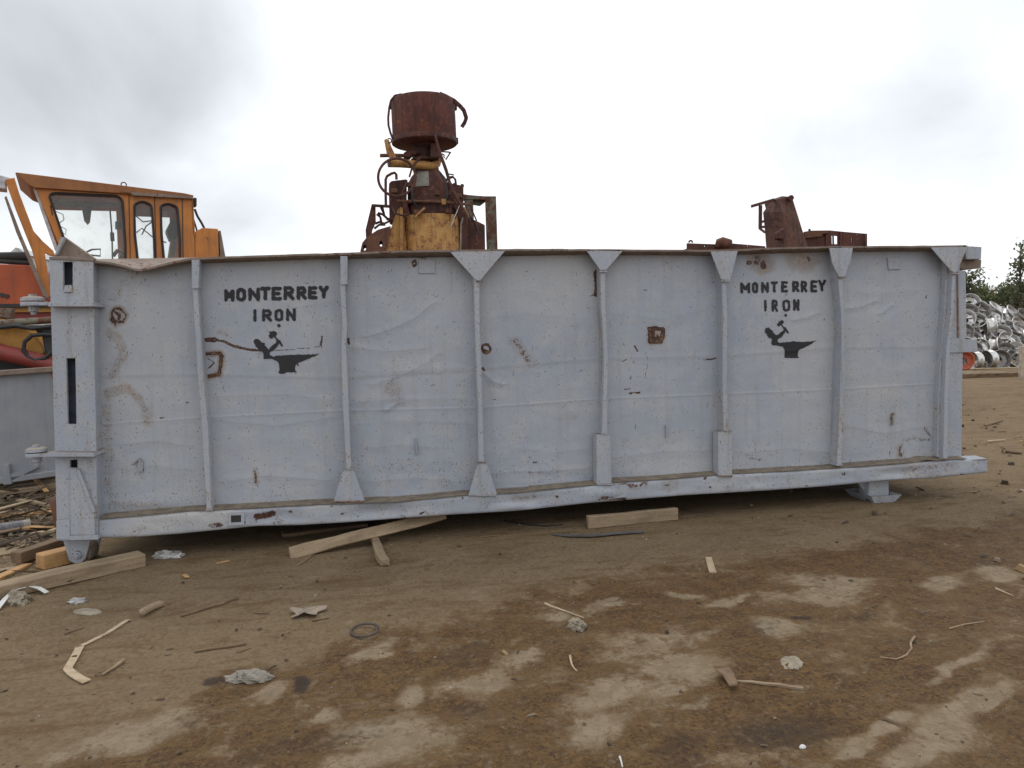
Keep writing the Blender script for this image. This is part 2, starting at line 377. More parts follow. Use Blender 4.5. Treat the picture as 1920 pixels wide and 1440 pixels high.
M['stone'] = plain('stone', (.27, .23, .17), .95, 0, .25, 20, .5)
M['wire'] = plain('rusty_wire', (.07, .055, .045), .7)
mt, t, b = material('cab_glass'); v = t.add('ShaderNodeTexCoord').outputs['Object']
gl = t.add('ShaderNodeBsdfGlossy', {'Color': (.9, .93, .95, 1), 'Roughness': .04}); tr = t.add('ShaderNodeBsdfTransparent', {'Color': (.93, .94, .92, 1)})
fr = t.add('ShaderNodeFresnel', {'IOR': 1.5}); df = t.add('ShaderNodeBsdfDiffuse', {'Color': (.6, .58, .5, 1)})
mx = t.add('ShaderNodeMixShader', {0: t.math('MULTIPLY', fr.outputs[0], .8), 1: tr.outputs[0], 2: gl.outputs[0]})
mx2 = t.add('ShaderNodeMixShader', {0: t.step(t.noise(v, 5, 5), .4, .75, .04, .15), 1: mx.outputs[0], 2: df.outputs[0]})
t.l.new(mx2.outputs[0], t.n['Material Output'].inputs[0]); M['glass'] = mt
# ------------------------------------------------------------------ ground
ZR = on_y(1855, 693, 12.5)[2]
def g(x, y):
    x = np.asarray(x, float); y = np.asarray(y, float)
    h = .012*fbm(x*1.1, y*1.1, 3, 11)
    h = h+ZR*sst(4., 12.5, y)
    return h
def gp(px, py):
    z = 0.
    for _ in range(6):
        d = ray(px, py); P = CAM+d*(z-CAM[2])/d[2]; z = float(g(P[0], P[1]))
    return np.array([P[0], P[1], z])
def axis_lines(dense, step0, far, ratio):
    out = []
    for (a, b_, st) in dense: out += list(np.arange(a, b_, st))
    hi = [dense[-1][1]]; st = step0
    while hi[-1] < far: hi.append(hi[-1]+st); st *= ratio
    lo = [dense[0][0]]; st = step0
    while lo[-1] > -far: lo.append(lo[-1]-st); st *= ratio
    return np.array(sorted(lo[1:])+out+hi)
gx = axis_lines([(-2.6, 1.5, .02), (1.5, 6.2, .0135), (6.2, 12., .022)], .03, 500, 1.12)
gy = axis_lines([(-4.6, -1.2, .0135), (-1.2, 1.2, .022), (1.2, 7., .05)], .06, 500, 1.12)
X, Y = np.meshgrid(gx, gy)
Z = g(X, Y)
qx, qy, qd = project(np.stack([X, Y, Z], -1))
ok = qd > .5
qx = np.where(ok, qx, 960.); qy = np.where(ok, qy, 3000.)
# damp mud covers the yard in front, with dry pale islands; the outline is laid out on the ground itself
wx = 46*fbm(X*1.3, Y*1.3, 4, 21)+34*fbm(X*5, Y*5, 4, 24); wy = 22*fbm(X*1.3, Y*1.3, 4, 31)+18*fbm(X*5, Y*5, 4, 34)
ux, uy = qx+wx, qy+wy
edge = [(-900, 1900), (-200, 1520), (0, 1455), (110, 1410), (250, 1368), (340, 1335), (430, 1268), (560, 1228), (700, 1190), (860, 1160), (1000, 1118), (1150, 1088), (1300, 1062), (1450, 1042), (1600, 1025), (1750, 995), (1920, 962), (2600, 850)]
band = uy-interp(edge, ux.ravel()).reshape(ux.shape)
wet = sst(-26, 26, band)
wet = np.maximum(wet*(.78+.3*fbm(X*2.2, Y*2.2, 3, 41)), 0)
def ell(cx, cy, rx, ry, rot=0.):
    a = math.radians(rot); dx = ux-cx; dy = uy-cy
    return 1-sst(.3, 1.75, np.hypot((dx*math.cos(a)+dy*math.sin(a))/rx, (-dx*math.sin(a)+dy*math.cos(a))/ry))
pale = np.zeros_like(X)
for e_ in [(215, 1388, 150, 24, -18), (735, 1378, 115, 38, -4), (660, 1425, 100, 18, -12), (905, 1272, 75, 22, -14), (1000, 1240, 52, 14, -18), (775, 1297, 34, 13, -20), (688, 1228, 48, 12, -22),
           (1230, 1215, 95, 26, -14), (1260, 1265, 90, 48, -10), (1130, 1310, 95, 30, -18), (1100, 1375, 70, 28, -10), (1150, 1142, 24, 11, -5), (1272, 1110, 42, 8, 5), (1375, 1126, 48, 11, -12),
           (1545, 1108, 105, 26, -4), (1325, 1200, 48, 15, -25), (1470, 1180, 46, 18, 5), (1780, 1320, 85, 26, -28), (1745, 1375, 70, 42, -30), (1690, 1418, 60, 26, -30), (1640, 1365, 70, 14, -22), (1770, 1248, 95, 10, -20),
           (1870, 1078, 55, 13, 8), (1770, 1102, 42, 11, 5), (1590, 1405, 40, 10, -20), (1060, 1160, 40, 9, -12), (1330, 1320, 40, 10, -10), (1850, 1300, 60, 14, -35), (580, 1345, 40, 10, -18), (480, 1300, 40, 9, -14)]:
    pale = np.maximum(pale, ell(*e_))
for _ in range(60):
    cx_, cy_ = random.uniform(300, 1950), random.uniform(1080, 1440)
    pale = np.maximum(pale, .45*ell(cx_, cy_, random.uniform(10, 36), random.uniform(3, 9), random.uniform(-35, 5)))
pale = np.where(ok & (qy < 1700), pale, np.clip(fbm(X*.8, Y*.8, 3, 55)*1.6, 0, 1))
wet = np.clip(wet*1.08*(1-.86*pale), 0, 1.05)
dark = np.zeros_like(X)
for e_, a_ in (((400, 1286, 26, 9, 0), 1.), ((557, 1287, 26, 18, -10), 1.), ((1505, 1156, 18, 5, 0), .9), ((1620, 1150, 26, 9, 10), .5), ((870, 1225, 90, 24, -8), .45), ((1440, 1185, 50, 16, 0), .45),
                 ((1180, 1130, 170, 20, -12), .35), ((1470, 1370, 120, 40, -10), .6), ((1290, 1410, 90, 40, 0), .5), ((560, 1400, 210, 30, -15), .45), ((860, 1330, 50, 20, -10), .5), ((1830, 1060, 60, 14, 10), .5), ((1700, 1040, 120, 10, -8), .4), ((340, 1360, 90, 14, -15), .4)):
    dark = np.maximum(dark, a_*ell(*e_))
wheel = np.clip(fbm(X*.5, Y*3.2, 4, 61)*1.4, 0, 1)*sst(2.5, 5.5, Y)           # drag marks in the yard beyond
wet = np.maximum(wet, .62*wheel)
bumpy = wet*(.009*fbm(X*9, Y*9, 3, 71)+.006*np.abs(fbm(X*22, Y*22, 2, 75)))+.005*fbm(X*4, Y*4, 3, 81)+.0022*fbm(X*26, Y*26, 2, 83)
Z = Z+np.where((np.abs(X) < 14) & (np.abs(Y) < 9), bumpy, 0)
M['ground'], t, b = material('packed_dirt')
v = t.add('ShaderNodeTexCoord').outputs['Object']
wt, pa, dk = t.attr('wet'), t.attr('pale'), t.attr('dark')
na = t.noise(v, 1.4, 5); nb = t.noise(v, 9, 6, .65); nc = t.noise(v, 42, 5, .65); nd = t.noise(v, 170, 3, .6)
stv = t.noise(t.mapping(v, (4, 16, 1)), 1., 5, .6, .6)
sub = lambda n_, k_: t.math('MULTIPLY', t.math('SUBTRACT', n_, .5), k_)
ne = t.noise(v, 20, 6, .7, .4); stv2 = t.noise(t.mapping(v, (1.6, 7, 1)), 1., 6, .65, .8)
dry = t.mix(t.step(na, .35, .65), (.196, .135, .074), (.234, .168, .096)); dry = t.mix(t.math('MULTIPLY', t.step(nb, .45, .62), .6), dry, (.25, .188, .112))
dry = t.mix(t.math('MULTIPLY', t.step(stv2, .50, .66), .75), dry, (.145, .089, .04)); dry = t.mix(t.math('MULTIPLY', t.step(ne, .52, .64), .55), dry, (.135, .088, .047))
dry = t.mix(t.math('MULTIPLY', t.step(nc, .53, .63), .5), dry, (.118, .076, .042)); dry = t.mix(t.math('MULTIPLY', t.step(nc, .36, .46, 1., 0.), .4), dry, (.29, .22, .14))
pl_ = t.mix(t.step(nb, .38, .62), (.245, .185, .115), (.31, .243, .16)); pl_ = t.mix(t.math('MULTIPLY', t.step(ne, .52, .66), .5), pl_, (.18, .128, .072)); pl_ = t.mix(t.math('MULTIPLY', t.step(nc, .55, .65), .4), pl_, (.15, .11, .07))
wc = t.mix(t.step(nb, .38, .62), (.080, .040, .013), (.14, .076, .027)); wc = t.mix(t.math('MULTIPLY', t.step(ne, .52, .66), .75), wc, (.19, .112, .044)); wc = t.mix(t.math('MULTIPLY', t.step(nc, .53, .63), .6), wc, (.195, .118, .046)); wc = t.mix(t.math('MULTIPLY', t.step(nc, .37, .46, 1., 0.), .8), wc, (.036, .021, .011))
wc = t.mix(t.math('MULTIPLY', t.step(stv2, .52, .66), .5), wc, (.155, .093, .037)); wc = t.mix(t.math('MULTIPLY', t.step(nd, .62, .70), .7), wc, (.25, .195, .125))
c = t.mix(t.step(t.math('ADD', pa, t.math('ADD', sub(ne, 1.2), t.math('ADD', sub(nb, 1.), sub(nc, .6)))), .2, .85), dry, pl_)
nm = t.noise(v, 3.4, 6, .68, .5)
k = t.math('ADD', wt, t.math('ADD', sub(ne, 1.7), t.math('ADD', sub(nc, .9), t.math('ADD', sub(nb, 1.3), t.math('ADD', sub(stv2, 1.), sub(nm, 2.3))))))
wm = t.step(k, .12, .78)
c = t.mix(wm, c, wc)
c = t.mix(t.step(t.math('ADD', dk, sub(ne, .9)), .25, .8, 0., .8), c, (.03, .022, .017))
c = t.mix(t.math('MULTIPLY', t.step(nd, .64, .72), .5), c, (.36, .31, .24)); c = t.mix(t.math('MULTIPLY', t.step(nd, .28, .36, 1., 0.), .55), c, (.05, .036, .025))
t.l.new(c, b.inputs['Base Color']); t.l.new(t.step(wm, 0., 1., .95, .75), b.inputs['Roughness']); b.inputs['Specular IOR Level'].default_value = .25
bump(t, b, t.math('ADD', t.math('MULTIPLY', nb, .7), t.math('ADD', t.math('MULTIPLY', nc, .8), t.math('MULTIPLY', nd, .35))), .95, .024)
gridmesh('ground', np.stack([X, Y, Z], -1), None, {'wet': wet, 'pale': pale, 'dark': dark}, M['ground'], None, 'structure')
del X, Y, Z, qx, qy, wx, wy, ux, uy, band, wet, pale, dark, wheel, bumpy
# ------------------------------------------------------------------ the roll-off container
P0 = Pl(960, 700, 0.)
DW = .12                                     # the side sheet stands this far behind the rib faces
XL, XR = P0.pt(107, 1000)[0], P0.pt(1805, 850)[0]
ZT = P0.pt(960, 467)[2]
box = thing('roll_off_container', 'long dented pale grey steel scrap container with black stencilled lettering, standing on the dirt', 'container', (XL+4., .1, 0.))
# ---- the dented side sheet
nyw, nxw = 262, 960
uu, vv = np.meshgrid(np.linspace(0, 1, nxw), np.linspace(0, 1, nyw))
c00, c10, c01, c11 = (P0.pt(*q, DW) for q in ((170, 985), (1792, 872), (160, 494), (1800, 466)))
W = (c00*(1-uu[..., None])+c10*uu[..., None])*(1-vv[..., None])+(c01*(1-uu[..., None])+c11*uu[..., None])*vv[..., None]
wpx, wpy, _ = project(W)
def dent(px, py, x, z):
    d = .009*fbm(x*.9, z*.9, 3, 5)+.0042*fbm(x*2.3, z*3., 4, 15)+.0022*fbm(x*1.6, z*8, 3, 25)*sst(1.9, 1.2, z)+.0022*fbm(x*9, z*9, 3, 27)
    for pts, wd_, a in (([(690, 632), (735, 618), (780, 597), (812, 570)], 9, .011), ([(665, 652), (720, 660), (790, 655)], 7, .007), ([(700, 722), (745, 708), (800, 682), (820, 665)], 9, .008),
                        ([(725, 770), (748, 756)], 6, .008), ([(905, 700), (922, 716), (942, 722)], 7, .008), ([(690, 842), (750, 836), (830, 842)], 9, .006), ([(655, 690), (700, 700), (860, 690)], 8, .005),
                        ([(1585, 580), (1612, 577), (1640, 566)], 6, .006), ([(1490, 601), (1512, 597), (1530, 589)], 6, .006), ([(1650, 590), (1672, 574)], 6, .006), ([(1590, 545), (1640, 555), (1720, 545)], 12, .005),
                        ([(230, 835), (300, 828), (352, 838)], 10, .008), ([(240, 880), (290, 874), (350, 882)], 12, .006), ([(410, 790), (520, 800), (620, 785)], 10, .006), ([(420, 905), (500, 893), (610, 902)], 9, .008),
                        ([(700, 905), (780, 897), (860, 905)], 8, .006), ([(920, 890), (985, 886), (1100, 880)], 7, .008), ([(1150, 860), (1230, 850), (1330, 845)], 10, .006), ([(960, 840), (1040, 850), (1110, 842)], 9, .005),
                        ([(1400, 850), (1480, 842), (1560, 850)], 9, .006), ([(1590, 800), (1660, 815), (1740, 800)], 12, .007), ([(505, 562), (560, 578), (620, 566)], 10, .005), ([(190, 545), (250, 530), (330, 545)], 14, .006), ([(640, 760), (700, 752), (870, 748)], 7, .004),
                        ([(655, 800), (760, 790), (880, 795)], 8, .004), ([(410, 745), (530, 740), (630, 752)], 8, .005), ([(910, 600), (980, 590), (1110, 600)], 14, .004), ([(1150, 590), (1240, 600), (1340, 580)], 14, .004)):
        a = a*(.5 if pts[-1][0]-pts[0][0] > 90 else .9); r = segdist(px, py, pts); sgn = py-interp(sorted(pts), np.ravel(px)).reshape(np.shape(px))
        d = d+a*np.exp(-(r/wd_)**2)-.6*a*np.exp(-((r-wd_*.4)/(wd_*1.5))**2)*(sgn > 0)
    seam = interp([(187, 796), (400, 782), (640, 770), (890, 765), (1130, 748), (1350, 739), (1570, 730), (1760, 719), (1810, 717)], np.ravel(px)).reshape(np.shape(px))
    d = d+.0032*np.exp(-((py-seam)/1.2)**2)-.0012*sst(seam+1, seam+8, py)
    lap = interp([(187, 705), (360, 702), (640, 708), (890, 692), (1130, 672), (1350, 668), (1560, 652), (1800, 650)], np.ravel(px)).reshape(np.shape(px))
    d = d-.003*sst(lap-2, lap+6, py)+.0012*np.exp(-((py-lap)/5)**2)
    d = d+.010*np.exp(-((py-np.interp(np.ravel(px), [187, 1800], [950, 850]).reshape(np.shape(px)))/14)**2)*fbm(x*1.7, x*0, 2, 44)
    return d
Dw = dent(wpx, wpy, W[..., 0], W[..., 2]); Wd = W.copy(); Wd[..., 1] -= Dw
wn = 4.5*fbm(W[..., 0]*8, W[..., 2]*8, 3, 91); ax_, ay_ = wpx+wn, wpy+3*fbm(W[..., 0]*8, W[..., 2]*8, 3, 95)
rust = np.zeros_like(wpx); halo = rust.copy(); speck = np.full_like(wpx, .10); milk = np.clip(fbm(W[..., 0]*.8, W[..., 2]*.9, 3, 99)*1.3, 0, 1)
def line(pts, w_, r_=1., h_=0., s_=0., soft=1.6):
    global rust, halo, speck
    d = segdist(ax_, ay_, pts)
    rust = np.maximum(rust, r_*(1-sst(w_*.5, w_*soft, d)))
    if h_: halo = np.maximum(halo, h_*(1-sst(w_, w_*4.5, d)))
    if s_: speck = np.maximum(speck, s_*(1-sst(w_*.6, w_*2.2, d)))
def circ(cx, cy, r, n=14, a0=0, a1=6.3): return [(cx+r*math.cos(a), cy+r*math.sin(a)) for a in np.linspace(a0, a1, n)]
line(circ(222, 592, 13.5), 3., .75, .8); line([(208, 600), (218, 608), (230, 604)], 4, .7, .7); line([(216, 588), (224, 591), (222, 600)], 4, .75, .6); line([(222, 592), (228, 586)], 3, .35, .8)
line([(384, 636), (402, 636), (422, 642), (440, 651), (470, 657), (505, 657)], 2.3, 1.); line([(386, 636), (402, 636)], 4.5, 1., .2)
line([(505, 657), (540, 655), (600, 650)], .9, .8); line([(600, 650), (604, 630), (603, 655)], 1.2, .7, .2)
line([(389, 664), (411, 662), (415, 668), (412, 702), (390, 706)], 3.2, .95, .8); line([(390, 672), (402, 680), (390, 692)], 1.2, .9)
line(circ(776, 493, 4), 2.4, .7, .6); line([(790, 482), (800, 486)], 3, .5, .7); line([(806, 556), (811, 550), (814, 556), (822, 553)], .7, .6)
line(circ(910, 653, 8), 2.6, .95, .5); line([(904, 654), (914, 660)], 2.6, .85)
line([(1118, 512), (1117, 550)], 5, .85, .5); line([(1216, 617), (1229, 616), (1242, 618), (1243, 630), (1240, 640), (1226, 641), (1217, 639), (1216, 617)], 4.5, .95, .55); line([(1222, 623), (1224, 636), (1236, 636)], 5, .8, .9); line([(1231, 629), (1232, 630)], 1.5, 1.)
line([(1190, 650), (1197, 660)], 1.6, .8); line([(1210, 660), (1213, 690), (1210, 708), (1197, 707)], .8, .6); line([(1170, 731), (1182, 729)], 1.3, .8); line([(1180, 738), (1200, 737)], 2., .7, .3); line([(1318, 676), (1344, 670)], 1.4, .7)
line(circ(1402, 493, 3), 2, .7, .5); line([(1418, 488), (1432, 496)], 9, .55, .8); line([(1433, 498), (1434, 500)], 6, .8, .6); line([(1495, 485), (1515, 487)], 11, .3, .75); line([(1515, 486), (1517, 488)], 3.5, .7)
line([(1687, 868), (1689, 842), (1697, 823), (1735, 824), (1756, 822)], 2.2, .42, .5, .9); line([(1733, 804), (1745, 815), (1757, 826)], 3, .5, .4, .8); line([(1757, 806), (1757, 815)], 4, .6, .4); line([(1688, 842), (1689, 858)], 5, .5, .6)
line([(1673, 778), (1672, 796)], 2.2, .5, .5); line([(1690, 865), (1760, 858)], 6, .3, .5, .6)
line([(968, 640), (985, 668), (999, 682)], 6, .42, .55, .9); line([(956, 640), (970, 645)], 5, .2, .4, .6)
line([(200, 738), (238, 728), (258, 745), (272, 770), (276, 790)], 4.5, .16, .62, .95); line([(274, 770), (277, 788)], 6, .2, .6)
line([(205, 622), (228, 640), (234, 665), (212, 702)], 4.5, .16, .60, .95); line([(200, 735), (202, 800), (205, 925)], 5, .12, .5, .85); line([(212, 560), (235, 530), (258, 508)], 5, .1, .46, .85)
line([(205, 944), (240, 948), (330, 955)], 5, .2, .55, .9)
line([(480, 880), (482, 905)], 3, .4, .6, .7); line([(408, 620), (424, 627)], 2, .35, .6)
line([(738, 730), (745, 742)], 8, .15, .6, .6); line([(728, 725), (748, 695), (738, 672)], 4, .1, .4, .5); line([(678, 757), (688, 752)], 3, .25, .5); line([(715, 612), (722, 620)], 3, .2, .5)
line([(640, 858), (760, 878), (860, 882)], 9, .08, .1, .5); line([(830, 905), (842, 912)], 6, .3, .5, .7); line([(930, 885), (1050, 885)], 3, .3, .4, .6); line([(1000, 868), (1012, 868)], 3, .5, .4)
line([(905, 690), (907, 694)], 3, .7); line([(655, 635), (657, 645)], 2.5, .8); line([(652, 812), (654, 814)], 3, .6, .4); line([(1405, 858), (1430, 862)], 3, .4, .4, .6); line([(1412, 828), (1416, 845)], 2, .4, .3)
for _ in range(240):                        # scratches, chips and runs
    cx_, cy_ = random.uniform(190, 1760), random.uniform(490, 950); q = random.random()
    if q < .5: line([(cx_, cy_), (cx_+random.uniform(-1, 2), cy_+random.uniform(4, 16))], random.uniform(.4, .8), random.uniform(.4, .65))
    elif q < .75: line([(cx_, cy_), (cx_+random.uniform(-9, 9), cy_+random.uniform(-6, 6))], random.uniform(.5, 1.1), random.uniform(.5, .85))
    else: line([(cx_, cy_), (cx_+random.uniform(-6, 6), cy_+random.uniform(-4, 4))], random.uniform(2, 5), random.uniform(.05, .3), random.uniform(.2, .45), random.uniform(.3, .6))
foot_y = np.interp(wpx.ravel(), [187, 640, 1130, 1780], [968, 930, 905, 860]).reshape(wpx.shape)
speck = np.maximum(speck, .52*sst(95, 6, foot_y-wpy)*(.6+.8*fbm(W[..., 0]*3, W[..., 2]*3, 3, 97)))
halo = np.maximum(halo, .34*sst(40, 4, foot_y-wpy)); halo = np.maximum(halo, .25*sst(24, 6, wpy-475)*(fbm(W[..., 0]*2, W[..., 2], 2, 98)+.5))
speck = speck+.22*np.clip(fbm(W[..., 0]*1.1, W[..., 2]*1.3, 4, 101), 0, 1)+.12*sst(760, 560, wpy)*np.clip(fbm(W[..., 0]*2.1, W[..., 2]*2.3, 3, 103), 0, 1)
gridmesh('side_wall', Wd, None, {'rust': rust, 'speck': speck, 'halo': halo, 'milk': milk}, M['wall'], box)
def on_wall(px, py, lift=0.):
    P = P0.pt(px, py, DW); a_, b_, _ = project(P); P = P.copy(); P[1] -= float(dent(np.array([a_]), np.array([b_]), np.array([P[0]]), np.array([P[2]]))[0])+lift; return P
# ---- stencilled words and emblems
GL = {'M': [((0, 0), (0, 1)), ((.12, .85), (.46, .38)), ((.54, .38), (.88, .85)), ((1, 0), (1, 1))], 'I': [((.5, 0), (.5, 1))],
      'O': [((.06, .12), (0, .35)), ((0, .35), (0, .65)), ((0, .65), (.06, .88)), ((.06, .88), (.38, 1)), ((.62, 1), (.94, .88)), ((.94, .88), (1, .65)), ((1, .65), (1, .35)), ((1, .35), (.94, .12)), ((.94, .12), (.62, 0)), ((.38, 0), (.06, .12))],
      'N': [((0, 0), (0, 1)), ((.1, .86), (.9, .14)), ((1, 0), (1, 1))], 'T': [((0, 1), (1, 1)), ((.5, .86), (.5, 0))],
      'E': [((0, 0), (0, 1)), ((.28, 1), (1, 1)), ((.28, .5), (.8, .5)), ((.28, 0), (1, 0))],
      'R': [((0, 0), (0, 1)), ((.28, 1), (.72, .98)), ((.72, .98), (.95, .8)), ((.95, .8), (.88, .56)), ((.88, .56), (.28, .46)), ((.5, .38), (1, 0))],
      'Y': [((0, 1), (.42, .54)), ((1, 1), (.58, .54)), ((.5, .46), (.5, 0))]}
def stencil(name, px0, py0, px1, py1, field):
    st_ = .75; a_, b_ = np.meshgrid(np.arange(px0, px1, st_), np.arange(py0, py1, st_))
    P = np.zeros(a_.shape+(3,)); D = RM[0]*((a_-960)/F)[..., None]-RM[1]*((b_-720)/F)[..., None]+RM[2]
    P = CAM+D*((DW-CAM[1])/D[..., 1])[..., None]
    P[..., 1] -= dent(a_, b_, P[..., 0], P[..., 2])+.0035
    ink = np.clip(field(a_+.9*fbm(a_*.3, b_*.3, 2, 3), b_+.9*fbm(a_*.3, b_*.3, 2, 6)), 0, 1)
    q = (ink > .12); q = q[:-1, :-1] | q[1:, :-1] | q[:-1, 1:] | q[1:, 1:]
    return gridmesh(name, P, q, {'ink': ink}, M['stencil'], box)
def word(spec, wstroke, soft):
    def f(a_, b_):
        ink = np.zeros_like(a_)
        for ch, x0, x1, yt, yb in spec:
            h_ = wstroke/2
            for s_ in GL[ch]:
                pts = [(x0+h_+(x1-x0-2*h_)*p[0], yb-h_-(yb-yt-2*h_)*p[1]) for p in s_]
                if ch == 'I': pts = [((x0+x1)/2, p[1]) for p in pts]
                d = segdist(a_, b_, pts); ink = np.maximum(ink, 1-sst(h_-soft, h_+soft*1.3, d))
        return ink
    return f
A1 = [('M', 421, 439, 543, 565), ('O', 443, 461, 540, 565), ('N', 466, 487, 540, 564), ('T', 488, 507, 538, 563), ('E', 509.5, 528, 538, 563), ('R', 532, 552, 537, 562.5), ('R', 556.5, 575, 537, 561.5), ('E', 578, 595, 537, 561), ('Y', 598, 616, 536, 559.5)]
A2 = [('I', 475, 481, 580, 603), ('R', 492, 510, 580, 602.5), ('O', 515, 531, 579.5, 602.5), ('N', 537, 554, 579, 601.5)]
B1 = [('M', 1388, 1405.5, 530, 550), ('O', 1409.5, 1421, 529.5, 549.5), ('N', 1427, 1441, 529, 549), ('T', 1445, 1458, 528, 548.5), ('E', 1465, 1477, 527.5, 548), ('R', 1485.5, 1498, 527, 547.5), ('R', 1501.5, 1513, 526.5, 547.5), ('E', 1519.5, 1532, 526, 547.5), ('Y', 1533.5, 1548, 525, 546)]
B2 = [('I', 1432, 1437, 563, 584), ('R', 1446.5, 1457.5, 562, 584), ('O', 1467, 1481, 562, 584), ('N', 1487, 1498, 561, 582.5)]
stencil('stencil_lettering', 412, 528, 630, 574, word(A1, 5.9, 1.7)); stencil('stencil_lettering', 466, 572, 562, 612, word(A2, 4.7, 1.8))
stencil('stencil_lettering', 1380, 518, 1556, 558, word(B1, 4.2, 1.5)); stencil('stencil_lettering', 1424, 554, 1506, 592, word(B2, 3.8, 1.4))
def emblem(polys, segs, dot):
    def f(a_, b_):
        d = np.full(np.shape(a_), 1e9)
        for p in polys: d = np.minimum(d, sdf(a_, b_, p))
        for pts, r in segs: d = np.minimum(d, segdist(a_, b_, pts)-r)
        d = np.minimum(d, np.hypot(a_-dot[0], b_-dot[1])-dot[2])
        ink = 1-sst(-1.3, .9, d); return np.maximum(ink, .32*(1-sst(0, 7, d))*(vn(a_*.9, b_*.9)*.5+.5))
    return f
e1 = lambda L: [(465+.0764*x, 595+.0764*y) for x, y in L]
e2 = lambda L: [(1420+.06944*x, 580+.06944*y) for x, y in L]
stencil('stencil_emblem', 468, 600, 608, 706, emblem(
    [e1([(510, 350), (560, 345), (640, 330), (700, 365), (715, 400), (690, 450), (640, 480), (590, 520), (555, 520), (515, 490), (505, 440), (545, 400), (520, 370)]),
     e1([(700, 560), (740, 540), (785, 560), (815, 620), (860, 690), (840, 720), (810, 700), (770, 640), (730, 680), (690, 740), (640, 800), (540, 850), (510, 790), (560, 720), (640, 660), (690, 620)]),
     e1([(140, 580), (170, 535), (230, 525), (280, 550), (340, 610), (425, 640), (400, 680), (450, 720), (500, 790), (540, 850), (530, 890), (545, 930), (620, 965), (590, 1000), (540, 1020), (400, 1020), (375, 1010), (380, 890), (340, 840), (260, 790), (190, 710), (150, 640)]),
     e1([(590, 970), (720, 940), (1050, 920), (1500, 910), (1640, 905), (1765, 885), (1700, 930), (1560, 980), (1400, 1055), (1250, 1110), (1180, 1160), (1160, 1200), (1165, 1320), (1220, 1340), (1140, 1345), (940, 1350), (880, 1380), (780, 1380), (725, 1340), (770, 1325), (765, 1200), (755, 1120), (690, 1060), (600, 1020), (560, 990)])],
    [(e1([(650, 470), (730, 570)]), 1.5)], e1([(757, 200)])[0]+(3.2,)))
stencil('stencil_emblem', 1424, 584, 1540, 682, emblem(
    [e2([(515, 400), (560, 370), (570, 315), (610, 320), (650, 285), (690, 305), (710, 345), (660, 410), (620, 430), (570, 465), (530, 450)]),
     e2([(690, 500), (740, 475), (775, 500), (800, 570), (840, 635), (815, 655), (785, 630), (755, 580), (730, 620), (680, 700), (630, 760), (560, 800), (510, 780), (490, 700), (550, 680), (620, 620), (690, 570)]),
     e2([(190, 560), (210, 510), (270, 485), (310, 500), (350, 550), (425, 590), (415, 625), (480, 680), (530, 740), (560, 790), (540, 840), (560, 890), (640, 910), (600, 980), (440, 970), (375, 945), (380, 870), (385, 810), (350, 770), (310, 765), (250, 690), (205, 620)]),
     e2([(560, 910), (700, 890), (960, 860), (1200, 880), (1500, 860), (1590, 830), (1480, 910), (1330, 1000), (1200, 1060), (1120, 1090), (1100, 1150), (1095, 1270), (1140, 1310), (740, 1310), (735, 1180), (720, 1080), (680, 1010), (590, 985)])],
    [(e2([(650, 430), (705, 505)]), 1.3)], e2([(757, 155)])[0]+(2.5,)))
